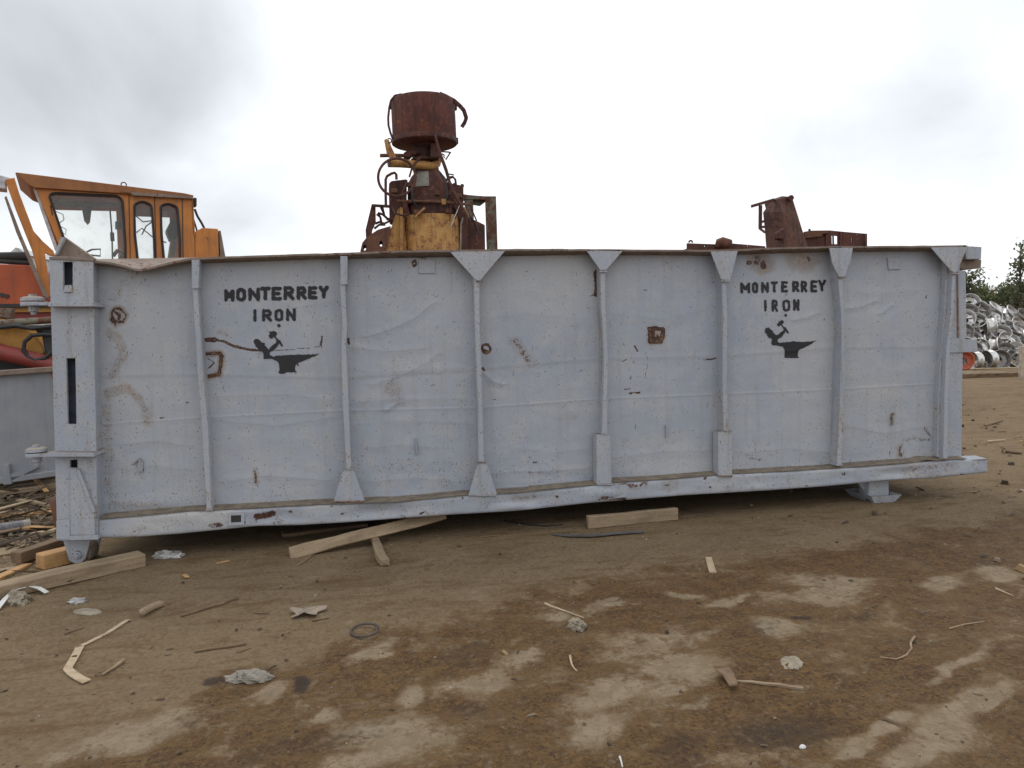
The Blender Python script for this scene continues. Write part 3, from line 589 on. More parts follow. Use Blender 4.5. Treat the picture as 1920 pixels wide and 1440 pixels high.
# ---- ribs with their gussets
def strip(mb, rows, y0, y1):
    """bent upright: rows of (py, left, right) swept down, from depth y0 (front) back to y1"""
    vs = []; n = len(rows)
    for py, l, r in rows:
        a = P0.pt(l, py, y0); b_ = P0.pt(r, py, y0)
        vs += [a, b_, b_+np.array([0, y1-y0, 0]), a+np.array([0, y1-y0, 0])]
    fs = [(0, 1, 2, 3), tuple(4*(n-1)+k for k in (3, 2, 1, 0))]
    for i in range(n-1):
        for k in range(4): fs.append((4*i+k, 4*i+(k+1) % 4, 4*i+4+(k+1) % 4, 4*i+4+k))
    return mb.add(vs, fs)
RIBS = [
 ([(487, 360, 371), (545, 361, 371), (620, 365, 376), (735, 372, 384), (800, 378, 390), (880, 383, 394), (955, 387, 398)], [[(359, 485), (374, 485), (372, 541), (360, 541)]], []),
 ([(482, 639, 650), (536, 637, 647), (577, 640, 649), (611, 641.5, 651), (650, 640, 649), (693, 640, 651), (752, 642, 654), (820, 646, 656), (855, 648, 658), (934, 652, 664)], [[(638, 480), (651.5, 480), (651.5, 533), (639, 534)]], [[(647, 880), (660, 880), (665, 886), (684, 939), (625, 941), (640, 890)]]),
 ([(474, 887, 899), (530, 888.6, 899), (606, 890.6, 900), (693, 893, 903), (752, 896, 905), (862, 897, 908), (922, 899, 911)], [[(843, 471), (948, 469.5), (902, 524), (896, 527), (890, 523)]], [[(897, 867), (908, 867), (915, 873), (932, 927), (878, 930), (893, 877)]]),
 ([(474, 1126, 1135), (515, 1126, 1135), (577, 1127, 1135.5), (615, 1130, 1138), (660, 1132, 1139.5), (702, 1132, 1140), (740, 1131, 1139), (800, 1129, 1139), (900, 1128, 1139)], [[(1100, 470), (1169, 469), (1137, 506), (1126, 507)]], [[(1118, 815), (1144, 815), (1147, 906), (1119, 908)]]),
 ([(474, 1353, 1362), (527, 1354, 1362), (590, 1356, 1364.5), (665, 1355, 1364), (740, 1355, 1365), (800, 1357, 1366), (886, 1358, 1367)], [[(1332, 470), (1384, 468.5), (1370, 524), (1366, 526), (1352, 524)]], [[(1346, 810), (1372, 808), (1373, 891), (1347, 893)]]),
 ([(468, 1570, 1579), (522, 1571, 1580), (552, 1574, 1581), (590, 1577, 1584.5), (640, 1578, 1586), (690, 1576, 1585.5), (800, 1573, 1582), (874, 1569, 1578)], [[(1555, 463), (1600, 462), (1595, 491), (1585, 517), (1580, 519), (1572, 518), (1560, 492)]], []),
 ([(466, 1785, 1794), (515, 1786, 1792), (590, 1782, 1788), (652, 1775, 1782), (740, 1771, 1778), (864, 1769, 1777)], [[(1744, 462), (1815, 460.5), (1803, 490), (1795, 508), (1789, 512), (1783, 508)]], [])]
for i, (rows, tops, bots) in enumerate(RIBS):
    mb = MB(); strip(mb, rows, 0., DW+.03)
    if i == 6: strip(mb, [(478, 1775, 1786), (590, 1770, 1782), (740, 1760, 1771), (858, 1757, 1769)], .055, DW+.03)
    if i == 3: strip(mb, [(474, 1122, 1126), (620, 1126, 1130), (812, 1125, 1130)], .07, DW+.03)
    rb = mb.build('rib', M['grey'], box, bevel=.004, jit=.003)
    for L in tops: MB().prism(P0.pts(L, -.012), (0, .012 if i > 1 else .10, 0)).build('gusset_plate', M['grey'], rb, bevel=.002)
    for L in bots: MB().prism(P0.pts(L, -.012), (0, .012 if i not in (3, 4) else .11, 0), [p+np.array([0, .010, 0]) for p in P0.pts(L, -.012)] if i in (1, 2) else None).build('gusset_plate', M['grey'], rb, bevel=.002)
for k_, (wx_, wy_, wl_) in enumerate(((899, 527, 6), (1131, 509, 7), (1361, 527, 9), (1578, 520, 7), (1789, 513, 6), (653, 880, 7), (903, 867, 7), (1136, 814, 8), (1365, 808, 9), (654, 940, 26), (906, 929, 24), (1133, 908, 14), (1360, 893, 13), (1573, 872, 6), (392, 956, 7), (1773, 861, 6))):
    Lw = [P0.pt(wx_-wl_+2*wl_*q/9, wy_+random.uniform(-.8, .8), -.012) for q in range(10)]
    MB().tube(Lw, [random.uniform(.005, .011) for _ in Lw], 6).build('weld_bead', M['grey'] if k_ % 3 else M['rail_rust'], box, smooth=True)
# ---- top rail: a bent lip sagging at the left end
lip = [(168, 488), (200, 490), (228, 496), (250, 503), (262, 505), (285, 500), (318, 491), (355, 484), (420, 481), (520, 477.5), (640, 474), (760, 469.5), (850, 468.5), (960, 466.5), (1100, 467), (1250, 468), (1330, 468.5), (1400, 466.5), (1450, 464), (1560, 461.5), (1650, 461), (1745, 460.5), (1816, 459.5)]
back = [(168, 486), (355, 483), (420, 481)]+[q for q in lip if q[0] > 430]
vs = []; st_x = np.arange(168, 1817, 6.)
for x in st_x:
    yb_ = interp(lip, x)+.5*vn(x*.05, 0, 5); yk = min(interp(back, x), yb_); sag = (yb_-yk)
    f_ = P0.pt(x, yb_, -.012-.004*sag/4); k_ = P0.pt(x, yk, DW+.05); wl = P0.pt(x, yb_+10-.3*sag, DW-.012)
    if sag < .6: k_[2] = f_[2]+.004
    vs += [f_, f_-np.array([0, 0, .016]), f_+np.array([0, .014, -.022]), wl, k_-np.array([0, 0, .06]), k_]
n = len(st_x); fs = [tuple(range(6)), tuple(6*(n-1)+k for k in range(5, -1, -1))]
for i in range(n-1):
    for k in range(6): fs.append((6*i+k, 6*i+(k+1) % 6, 6*i+6+(k+1) % 6, 6*i+6+k))
MB().add(vs, fs).build('top_rail', M['rail_rust'], box)
# ---- bottom rail: dented box beam
rt = [(180, 975), (360, 959), (480, 954), (600, 947), (676, 945), (740, 943), (800, 937), (870, 930), (960, 926), (990, 923.5), (1045, 917), (1110, 911), (1150, 905.5), (1200, 903), (1260, 899), (1330, 893), (1380, 889.5), (1440, 886.5), (1560, 880), (1663, 872), (1740, 866), (1790, 863), (1852, 861)]
rbm = [(180, 1010), (260, 1007), (340, 1001), (420, 993), (480, 987), (567, 985), (650, 980), (730, 974), (840, 966), (960, 959), (995, 956), (1100, 944), (1135, 941), (1285, 929), (1440, 920), (1552, 912), (1625, 905), (1665, 901), (1752, 897), (1852, 886)]
nx_ = 700; xs_ = np.linspace(180, 1852, nx_); ny_ = 20
G = np.zeros((ny_+9, nx_, 3))
for j in range(ny_):
    tt = j/(ny_-1); ys_ = np.interp(xs_, *zip(*rbm))*(1-tt)+np.interp(xs_, *zip(*rt))*tt
    D = RM[0]*((xs_-960)/F)[:, None]-RM[1]*((ys_-720)/F)[:, None]+RM[2]; Q = CAM+D*((0-CAM[1])/D[:, 1])[:, None]
    rnd = .012*((2*tt-1)**8)
    bul = .014*fbm(Q[:, 0]*1.3, Q[:, 2]*4, 3, 111)+.007*fbm(Q[:, 0]*5, Q[:, 2]*9, 3, 113)
    bul += sum(a*np.exp(-((xs_-c_)/w_)**2)*np.sin(math.pi*min(1, tt*k_)) for c_, w_, a, k_ in ((700, 60, -.02, 1.), (960, 30, .012, 2.), (1150, 25, .015, 1.), (1690, 50, -.022, 1.2), (520, 40, -.012, 1.), (1000, 25, -.012, 1.), (1450, 60, -.010, 1.)))
    Q[:, 1] += rnd-bul*np.sin(math.pi*np.clip(tt, .02, .98))**.5; G[j+3] = Q
G[2] = G[3]+np.array([0, .02, -.004]); G[1] = G[3]+np.array([0, .16, 0.]); G[0] = G[3]+np.array([0, .16, .08])
tp = G[ny_+2]
for k_, (dy, dz) in enumerate(((.012, .004), (.05, .006), (.09, .008), (.12, .011), (.135, .014), (.15, -.03))): G[ny_+3+k_] = tp+np.stack([np.zeros(nx_), np.full(nx_, dy), np.full(nx_, dz)], 1)
gpx, gpy, _ = project(G); ax_, ay_ = gpx+4*fbm(G[..., 0]*7, G[..., 2]*7, 3, 131), gpy+3*fbm(G[..., 0]*7, G[..., 2]*9, 3, 135)
rust = np.zeros_like(gpx); halo = .30*np.clip(fbm(G[..., 0]*1.5, G[..., 2]*4, 4, 141)+.15, 0, 1); milk = np.clip(fbm(G[..., 0]*2, G[..., 2]*5, 3, 143)*1.6, 0, 1)
speck = .12+.35*np.clip(fbm(G[..., 0]*1.3, G[..., 2]*2, 4, 145)+.1, 0, 1)
for pts, w_, r_, h_, s_ in (([(1715, 885), (1750, 880), (1775, 876)], 13, .25, .8, .8), ([(1835, 874), (1838, 870)], 9, .1, .6, .4), ([(1690, 902), (1780, 894)], 4, .2, .7, .6), ([(1130, 932), (1172, 936)], 3.5, .6, .8, .5), ([(1150, 912), (1210, 908)], 4, .55, .8, .6),
        ([(1020, 945), (1035, 935)], 9, .2, .6, .7), ([(965, 936), (1000, 930)], 4, .35, .8, .5), ([(480, 968), (512, 964)], 6, .75, .6, .6), ([(515, 980), (530, 976)], 5, .45, .7, .6), ([(425, 978), (470, 974)], 12, .28, 0, .5), ([(395, 986), (412, 984)], 6, .5, .2, .3), ([(250, 1002), (265, 996)], 8, .2, .5, .7),
        ([(1250, 912), (1262, 908)], 5, .3, .8, .5), ([(1360, 920), (1375, 912)], 5, .3, .5, .6), ([(1500, 905), (1440, 912)], 3, .3, .5, .7), ([(1880, 880), (1852, 872)], 4, .3, .4, .3), ([(620, 965), (640, 950)], 4, .2, .4, .7), ([(730, 958), (760, 955)], 3, .3, .4, .4), ([(900, 950), (930, 940)], 5, .2, .5, .7)):
    line(pts, w_, r_, h_*.7, s_)
for _ in range(70):
    cx_ = random.uniform(190, 1850); cy_ = random.uniform(0, 1)*(np.interp(cx_, *zip(*rbm))-np.interp(cx_, *zip(*rt)))+np.interp(cx_, *zip(*rt))
    line([(cx_, cy_), (cx_+random.uniform(-8, 8), cy_+random.uniform(-3, 3))], random.uniform(.6, 3), random.uniform(.1, .75), random.uniform(0, .5), random.uniform(0, .6))
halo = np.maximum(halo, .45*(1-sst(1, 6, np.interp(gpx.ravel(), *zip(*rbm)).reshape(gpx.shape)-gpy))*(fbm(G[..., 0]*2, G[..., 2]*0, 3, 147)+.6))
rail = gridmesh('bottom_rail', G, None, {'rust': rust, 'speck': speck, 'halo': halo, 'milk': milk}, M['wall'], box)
# the floor sheet lies on the rail with a curled edge, dirt on it
vs = []; xs2 = np.linspace(186, 1812, 300)
for x in xs2:
    cur = .018*fbm(np.array([x*.02]), np.array([0.]), 3, 121)[0]+.03*math.exp(-((x-712)/40)**2)+.012*math.exp(-((x-1745)/25)**2)
    a = P0.pt(x, interp(rt, x)-1.2-(2.5 if 1720 < x < 1755 else 0)*math.sin((x-1720)/35*math.pi), -.004-max(cur, -.02)); b_ = a.copy(); b_[1] = DW+.02; b_[2] = a[2]+.012
    vs += [a, a+np.array([0, 0, .008]), b_+np.array([0, 0, .008]), b_]
n = len(xs2); fs = [(0, 1, 2, 3), tuple(4*(n-1)+k for k in (3, 2, 1, 0))]
for i in range(n-1):
    for k in range(4): fs.append((4*i+k, 4*i+(k+1) % 4, 4*i+4+(k+1) % 4, 4*i+4+k))
MB().add(vs, fs).build('floor_edge_sheet', M['dirt_ledge'], rail)
MB().prism([P0.pt(1800, 864.5, .02), P0.pt(1851, 861.5, -.01), P0.pt(1851, 861.5, .30), P0.pt(1800, 864.5, .30)], (0, 0, .006)).build('floor_edge_sheet', M['dirt_ledge'], rail)
mb = MB(); plate(mb, P0, [[(428, 962), (458, 961), (458, 985), (428, 986)], [(433, 967), (452, 966), (452, 979), (433, 980)]], .012, -.010); mb.build('pocket_frame', M['grey'], rail, bevel=.002)
MB().prism(P0.pts([(432, 966), (453, 965), (453, 980), (432, 981)], -.0035), (0, .004, 0)).build('pocket_opening', M['dark_steel'], rail)
MB().prism(P0.pts([(1132, 912), (1176, 908), (1176, 932), (1140, 936)], -.014), (0, .014, 0)).build('patch_plate', M['grey'], rail, bevel=.002)
# ---- corner post at the door end, with slots
PP = Pl(140, 740, -.03)
mb = MB()
plate(mb, PP, [[(92, 484), (174, 487), (179, 740), (183, 1010), (107, 1012), (103, 850), (97, 640)], [(118, 491), (136, 491), (136, 534), (136, 545), (119, 545)], [(124, 672), (141, 672), (143, 795), (127, 795)], [(131, 863), (145, 862), (145, 877), (131, 877)]], .03)
for (xa, xb, ya, yb_, xc, xd) in ((92, 96, 484, 640, 97, 101), (97, 101, 640, 1012, 107, 111)):
    mb.prism(PP.pts([(xa, ya), (xb, ya), (xd, yb_), (xc, yb_)], .031), (0, .20, 0))
mb.prism(PP.pts([(168, 488), (174, 487), (179, 740), (183, 1010), (178, 1010), (172, 740)], .031), (0, .20, 0))
post = mb.build('corner_post', M['grey'], box, bevel=.003)
mb = MB(); mb.prism(PP.pts([(94, 486), (172, 488), (181, 1008), (109, 1010)], .13), (0, .03, 0)); mb.build('slot_backing', plain('slot_shade', (.10, .11, .15), .6), post)  # backing coloured dark bluish to carry the shade of the deep slots
MB().prism(PP.pts([(121, 535), (133, 534), (136, 545), (136, 548), (119, 548), (119, 545)], -.012), (0, .05, 0)).build('latch_block', M['grey'], post, bevel=.003)
MB().prism(PP.pts([(131, 880), (144, 877), (178, 962), (178, 1004), (131, 1004)], -.022), (0, .021, 0)).build('gusset_plate', M['grey'], post, bevel=.006)
MB().bar(PP.pt(146, 880, -.02), PP.pt(177, 962, -.02), .03, .025).build('weld_bar', M['grey'], post, bevel=.006)
MB().prism(PP.pts([(105, 976), (131, 973), (131, 1012), (105, 1013)], -.03), (0, .18, 0)).build('foot_block', M['grey'], post, bevel=.006)
MB().prism(PP.pts([(107, 1005), (184, 1003), (184, 1012), (107, 1014)], -.026), (0, .20, 0)).build('foot_plate', M['grey'], post, bevel=.003)
for (ly, ry, kx, kn) in ((570, 571, 62, 1.), (852, 853, 69, .9)):
    hg = MB().prism(PP.pts([(90, ly-4), (176, ry-4), (177, ry+4), (90, ly+5)], -.085), (0, .30, 0)).build('hinge_plate', M['grey'], post, bevel=.004)
    c_ = PP.pt(kx, ly, .06); s_ = PP.scale(kx, ly)
    mb = MB(); mb.prism([c_+np.array([0, -.05, -4*s_]), c_+np.array([35*s_, -.07, -4*s_]), c_+np.array([35*s_, .08, -4*s_]), c_+np.array([0, .05, -4*s_])], (0, 0, 7*s_))
    mb.lathe([(0, -4*s_), (22*s_*kn, -4*s_), (23*s_*kn, 0), (22*s_*kn, 4*s_), (0, 4*s_)], c_, n=20)
    mb.lathe([(0, 6*s_), (22*s_*kn, 6*s_), (22*s_*kn, 12*s_), (16*s_*kn, 15*s_), (0, 15*s_)], c_, n=20)
    mb.build('hinge_knuckle', M['grey'], hg, smooth=True)
    mb = MB(); mb.lathe([(0, -22*s_), (5*s_, -22*s_), (6*s_, -17*s_), (9*s_, -15*s_), (9*s_, -4*s_)], c_, n=12); mb.build('hinge_pin', M['grey'], hg); MB().lathe([(8*s_, 14*s_), (8*s_, 20*s_), (0, 20*s_)], c_, n=6).build('hinge_nut', M['grey'], hg)
MB().prism(PP.pts([(103, 480), (113, 447), (121, 445), (178, 485), (174, 488)], .10), (0, .05, 0)).build('corner_fin', M['rail_rust'], post, bevel=.003)
MB().prism(PP.pts([(101, 481), (106, 466), (113, 445), (121, 444), (117, 456), (106, 478)], .06), (0, .04, 0)).build('corner_fin', M['grey'], post, bevel=.003)
MB().prism(PP.pts([(92, 481), (118, 480), (176, 486), (174, 490), (92, 486)], -.01), (0, .22, 0)).build('cap_plate', M['rail_rust'], post, bevel=.003)
# ---- the front end at the right
mb = MB()
mb.prism(P0.pts([(1786, 505), (1811, 508), (1812, 575), (1813, 631), (1806, 640), (1803, 862), (1768, 864)], .10), (0, .12, 0))
mb.build('end_post', M['grey'], box, bevel=.004)
MB().prism(P0.pts([(1782, 634), (1833, 637), (1834, 660), (1780, 662)], .085), (0, .5, 0)).build('end_bracket', M['grey'], box, bevel=.004)
MB().prism(P0.pts([(1795, 510), (1796, 633)], .09)+P0.pts([(1799, 633), (1797, 510)], .09), (0, .02, 0)).build('weld_seam', M['rail_rust'], box)
cb = MB().prism(P0.pts([(1808, 461), (1841, 463), (1840, 486), (1812, 486)], .05), (0, .55, 0)).build('corner_bracket', M['grey'], box, bevel=.004)
MB().prism(P0.pts([(1800, 484), (1840, 487), (1839, 503), (1798, 504)], .12), (0, .5, 0)).build('bracket_underside', M['rail_rust'], cb)
# ---- patches and tie hooks on the sheet
for L in ([(785, 487), (815, 486), (815, 513), (785, 513)], [(1663, 483), (1687, 482), (1687, 505), (1665, 506)]):
    P = [on_wall(*q, .012) for q in L]; ym = min(p[1] for p in P)
    MB().prism([np.array([p[0], ym, p[2]]) for p in P], (0, .03, 0)).build('patch_plate', M['grey'], box, bevel=.002)
for L in ([(248, 869), (254, 868), (263, 858), (264, 884)], [(262, 862), (262, 884), (267, 884), (267, 862)], [(780, 822), (780, 828), (782, 850), (778, 850)], [(1247, 797), (1249, 804), (1248, 820)], [(1676, 774), (1672, 780), (1673, 796)]):
    MB().tube([on_wall(*q, .014) for q in L], .008, 8).build('tie_hook', M['grey'] if L[0][0] < 1600 else M['rail_rust'], box, smooth=True)
# ---- the rest of the body: floor, far side, ends, underframe
x0, x1 = P0.pt(140, 740)[0], P0.pt(1795, 660)[0]; zb_ = .30
MB().box(((x0+x1)/2, 1.34, .33), (x1-x0, 2.18, .10)).build('floor', M['dark_steel'], box)
MB().box(((x0+x1)/2, 2.47, 1.4), (x1-x0, .08, 2.0)).build('side_wall', M['grey'], box)
MB().box((x1-.03, 1.30, 1.4), (.06, 2.2, 2.0)).build('end_wall', M['grey'], box)
MB().box((x0-.02, 1.30, 1.35), (.08, 2.2, 1.9)).build('tailgate', M['grey'], box, bevel=.01)
for yy in (.75, 1.75): MB().box(((x0+x1)/2, yy, .17), (x1-x0-.5, .14, .21)).build('skid_beam', M['dark_steel'], box)
# ---- rear roller and front foot
for dy in (0., 2.05):
    a = P0.pts([(118, 1013), (170, 1011), (160, 1048), (152, 1056), (138, 1057), (129, 1051)], .09); MB().prism([p+np.array([.0, dy+.26, 0]) for p in a], (0, .025, 0)).build('roller_bracket', M['grey'], box, bevel=.004); mb = MB().prism([p+np.array([0, dy, 0]) for p in a], (0, .025, 0))
    wb = mb.build('roller_bracket', M['grey'], box, bevel=.004)
    c_ = P0.pt(146, 1040, .09); c_[1] += dy; gz = float(g(c_[0], c_[1]))-.006; R_ = c_[2]-gz
    MB().lathe([(0, .03), (R_*.95, .03), (R_, .04), (R_, .19), (R_*.95, .20), (0, .20)], c_, (0, 1, 0), n=32).build('roller', M['rail_rust'], wb, smooth=True)
    MB().lathe([(.035, 0), (.03, -.02), (.018, -.022), (.015, -.035), (0, -.035)], c_, (0, 1, 0), n=12).build('axle_bolt', M['grey'], wb)
for dy in (0., 1.9):
    mb = MB(); a = P0.pts([(1629, 902), (1667, 900), (1667, 934), (1629, 936)], .14); D_ = np.array([0, dy, 0])
    mb.prism([p+D_ for p in a], (0, .16, 0)); mb.prism([p+D_ for p in P0.pts([(1608, 905), (1629, 903), (1629, 930)], .20)], (0, .02, 0))
    ft = mb.build('foot_post', M['grey'], box, bevel=.006)
    L0, L1 = P0.pt(1637, 946, .10), P0.pt(1675, 945, .10); gz = float(g(L0[0], L0[1]))-.004
    bl = [np.array([L0[0], .08+dy, gz]), np.array([L1[0]+.0, .08+dy, gz]), np.array([L1[0]+.0, .42+dy, gz]), np.array([L0[0]-.02, .42+dy, gz])]
    cen = sum(bl)/4; tl = [np.array([cen[0]+(p[0]-cen[0])*1.5, cen[1]+(p[1]-cen[1])*1.15, gz+.075]) for p in bl]
    mb = MB(); th = [p+(cen-p)*np.array([.06, .06, 0]) for p in tl]; bh = [p+np.array([0, 0, .012]) for p in bl]
    mb.add(bl+tl+th+bh, [(3, 2, 1, 0)]+[(i, (i+1) % 4, 4+(i+1) % 4, 4+i) for i in range(4)]+[(4+i, 4+(i+1) % 4, 8+(i+1) % 4, 8+i) for i in range(4)]+[(8+i, 8+(i+1) % 4, 12+(i+1) % 4, 12+i) for i in range(4)]+[(12, 13, 14, 15)])
    mb.build('foot_pan', M['grey'], ft)
# ------------------------------------------------------------------ orange cab machine behind the left end
def gz(p): return float(g(p[0], p[1]))
PC = Pl(220, 420, 5.6, 21)
zc1 = lambda L: [(x/4, 300+y/4) for x, y in L]
base = PC.pt(220, 560)
cab = thing('crane_machine', 'orange crane machine with a windowed operator cab rising behind the left end of the container', 'crane', (base[0], base[1]+.6, gz(base)))
mb = MB()
side = [(66, 351), (362, 371), (368, 560), (150, 560), (120, 482)]
win1 = rounded(zc1([(368, 262), (400, 248), (880, 270), (918, 300), (940, 640), (940, 760), (560, 800), (470, 560)]), 6, 4)
win2 = rounded(zc1([(1008, 330), (1068, 308), (1135, 335), (1155, 600), (1160, 760), (1035, 760), (1012, 560)]), 6, 4)
win3 = rounded(zc1([(1206, 340), (1262, 325), (1330, 350), (1350, 600), (1350, 760), (1232, 760), (1212, 560)]), 6, 4)
plate(mb, PC, [side, win1, win2, win3], .05)
body = mb.build('cab_body', M['orange'], cab, bevel=.004)
for wn_ in (win1, win2, win3):
    MB().tube([PC.pt(*q, -.012) for q in wn_], .018, 6, closed=True).build('window_gasket', M['black_rubber'], body)
    mb = MB(); plate(mb, PC, [wn_], .008, .022); mb.build('window_pane', M['glass'], body)
for xa, xb, yy in ((241, 244, (366, 500)), (289, 293, (368, 500)), (341, 343, (372, 500))):
    MB().prism(PC.pts([(xa, yy[0]), (xa+1.5, yy[0]), (xb+1.5, yy[1]), (xb, yy[1])], -.008), PC.n*.008).build('panel_seam', M['dark_steel'], body)
# the far side, the rear and the sill of the cab
dp = 1.15
mb = MB(); far = [PC.pt(*q)+PC.n*dp for q in side]
def farplate(loops, off, mat, name):
    Q = Pl(220, 420, 5.6, 21); mb = MB(); plate(mb, Q, loops, .05); mb.v = [tuple(np.array(p)+PC.n*off) for p in mb.v]; return mb.build(name, mat, cab)
farplate([side, zc1([(370, 275), (905, 290), (925, 760), (560, 790), (450, 540)]), zc1([(985, 330), (1340, 345), (1360, 770), (1010, 770)])], dp, M['orange'], 'far_side_panel')
mb = MB(); mb.prism([PC.pt(362, 371), PC.pt(362, 371)+PC.n*dp, PC.pt(366, 440)+PC.n*dp, PC.pt(366, 440)], PC.u*-.03); mb.build('rear_panel', M['orange'], cab)
mb = MB(); mb.prism([PC.pt(150, 520), PC.pt(366, 520), PC.pt(366, 520)+PC.n*dp, PC.pt(150, 520)+PC.n*dp], (0, 0, -.5)); mb.build('cab_base', M['orange'], cab)
roof = MB().prism(PC.pts([(28, 324), (31, 323), (345, 362), (363, 366), (362, 373), (300, 367), (66, 352), (54, 347)], -.06), PC.n*(dp+.14)).build('roof', M['roof_orange'], cab, bevel=.006)
MB().prism(PC.pts([(225, 359), (245, 361), (247, 366), (362, 372.5), (362, 369), (300, 363)], -.075), PC.n*.014).build('rain_gutter', M['rail_rust'], roof)
c_ = PC.pt(232, 346, .0); s_ = PC.scale(232, 341)
MB().tube([c_+PC.u*(5*s_*math.cos(a))+np.array([0, 0, 4.5*s_*math.sin(a)]) for a in np.linspace(-.9, 4.05, 14)], 1.2*s_, 8).build('lifting_eye', M['rust_light'], roof, smooth=True)
MB().prism(PC.pts([(363, 370), (369, 371), (369, 387), (364, 387)], .05), PC.n*.12).build('work_lamp', M['dark_steel'], cab, bevel=.008)
MB().tube(PC.pts([(365, 392), (370, 405), (378, 418), (385, 432)], .1), .018, 8).build('rear_hose', M['black_rubber'], cab, smooth=True)
MB().tube(PC.pts([(363, 412), (368, 428), (372, 445)], .1), .014, 8).build('rear_hose', M['black_rubber'], cab, smooth=True)
MB().prism(PC.pts([(366, 434), (380, 427), (409, 429), (411, 500), (366, 500)], .0), PC.n*.7).build('rear_box', M['orange'], cab, bevel=.008)
MB().prism(PC.pts([(411, 432), (414, 433), (426, 500), (413, 500)], .05), PC.n*.5).build('box_guard', M['rail_rust'], cab)
mb = MB(); mb.prism(PC.pts([(62, 352), (68, 352), (110, 470), (103, 470)], .02), PC.n*.03); mb.prism(PC.pts([(62, 352), (68, 352), (110, 470), (103, 470)], dp-.1), PC.n*.03); mb.prism(PC.pts([(62, 352), (66, 352)], .05)+PC.pts([(66, 352), (62, 352)], dp-.1), (0, 0, .03))
mb.build('windscreen_frame', M['white_metal'], cab)
MB().prism([PC.pt(64, 354, .05), PC.pt(105, 470, .05), PC.pt(105, 470, dp-.1), PC.pt(64, 354, dp-.1)], PC.n*.0+PC.u*.006).build('windscreen', M['glass'], cab)
MB().prism(PC.pts([(93, 385), (97, 386), (100, 404), (97, 404)], -.0), PC.n*.05).build('wiper_bracket', M['dark_steel'], cab)
# things seen inside through the glass
MB().prism(PC.pts([(152, 386), (172, 386), (170, 402), (168, 417), (164, 422), (157, 414)], .7), PC.n*.03).build('hanging_rag', M['dark_steel'], cab, jit=.01)
MB().prism(PC.pts([(100, 365), (215, 370), (228, 388), (130, 388), (125, 391), (120, 386), (105, 388)], .85), PC.n*.02).build('sun_visor', M['grey_cement'], cab)
MB().tube(PC.pts([(206, 390), (210, 440), (211, 490)], .4), .012, 8).build('control_lever', M['dark_steel'], cab); MB().tube(PC.pts([(210, 436), (211, 452)], .4), .03, 8).build('lever_grip', M['black_rubber'], cab)
MB().prism(PC.pts([(216, 415), (227, 415), (227, 430), (216, 430)], 1.0), PC.n*.02).build('window_sticker', plain('blue_sticker', (.03, .07, .1)), cab)
MB().tube(PC.pts([(160, 474), (172, 468), (188, 467), (188, 480), (165, 478)], .5), .014, 6).build('seat_handle', M['dark_steel'], cab)
MB().tube(PC.pts([(212, 480), (220, 470), (230, 474), (226, 486)], .45), .03, 6).build('control_knob', M['dark_steel'], cab, smooth=True)
MB().prism(PC.pts([(312, 432), (324, 408), (333, 420), (332, 446), (320, 452)], .6), PC.n*.25).build('seat_back', M['dark_steel'], cab, bevel=.02)
MB().prism(PC.pts([(322, 450), (332, 446), (326, 485), (316, 490)], .5), PC.n*.25).build('seat_frame', M['grey_cement'], cab)
for L in ([(255, 405), (268, 416), (284, 414)], [(256, 436), (266, 428), (288, 446), (312, 455)], [(266, 440), (274, 424), (285, 416)]): MB().tube(PC.pts(L, .8), .01, 6).build('loose_wire', M['dark_steel'], cab)
for L in ([(104, 396), (118, 402), (120, 412), (112, 418)], [(114, 425), (124, 430), (123, 440), (112, 432)]): MB().tube(PC.pts(L, .6), .006, 6).build('loose_wire', M['dark_steel'], cab)
# guard beam in front of the cab, deck, rails
MB().prism(PC.pts([(9, 337), (27, 333), (36, 362), (63, 433), (80, 452), (100, 470), (104, 480), (92, 478), (84, 474), (96, 555), (84, 560), (60, 470), (30, 395)], -.25), PC.n*.10).build('guard_beam', M['orange'], cab, bevel=.004)
MB().prism(PC.pts([(8, 370), (12, 367), (40, 440), (92, 560), (84, 562), (30, 435)], -.32), PC.n*.06).build('guard_bar', M['rail_rust'], cab, bevel=.004)
MB().prism(PC.pts([(-60, 320), (2, 329), (24, 335), (10, 339), (11, 354), (-60, 346)], -.2), PC.n*.3).build('guard_arm', M['white_metal'], cab, bevel=.004)
MB().tube(PC.pts([(-60, 482), (0, 482), (54, 481)], .3), .07, 10).build('stowed_pipe', M['dark_steel'], cab, smooth=True); MB().tube(PC.pts([(-60, 489), (0, 490), (56, 493)], .25), .035, 10).build('stowed_pipe', M['dark_steel'], cab, smooth=True)
PD = Pl(50, 540, 5.1, 8)
MB().prism(PD.pts([(-200, 492), (0, 495), (52, 497), (72, 508), (97, 568), (130, 570), (130, 575), (-200, 574)]), PD.n*1.6).build('deck_body', M['red_orange'], cab, bevel=.01)
MB().prism(PD.pts([(-200, 571), (140, 569), (140, 576), (-200, 577)], -.06), PD.n*.1).build('deck_edge', M['dark_steel'], cab)
MB().prism(PD.pts([(-200, 577), (140, 576), (140, 585), (-200, 586)], .0), PD.n*1.2).build('yellow_rail', M['yellow'], cab)
MB().prism(PD.pts([(-200, 586), (140, 585), (140, 598), (-200, 599)], .06), PD.n*1.2).build('red_rail', M['red'], cab)
for cx_, cy_ in ((12, 555), (3, 553)): MB().lathe([(0, 0), (.03, 0), (.03, .02), (0, .02)], PD.pt(cx_, cy_, -.02), PD.n, n=10).build('bolt_plate', M['dark_steel'], cab)
MB().prism(PD.pts([(-200, 610), (160, 610), (160, 720), (-200, 720)], .9), PD.n*.8).build('undercarriage', M['dark_steel'], cab)
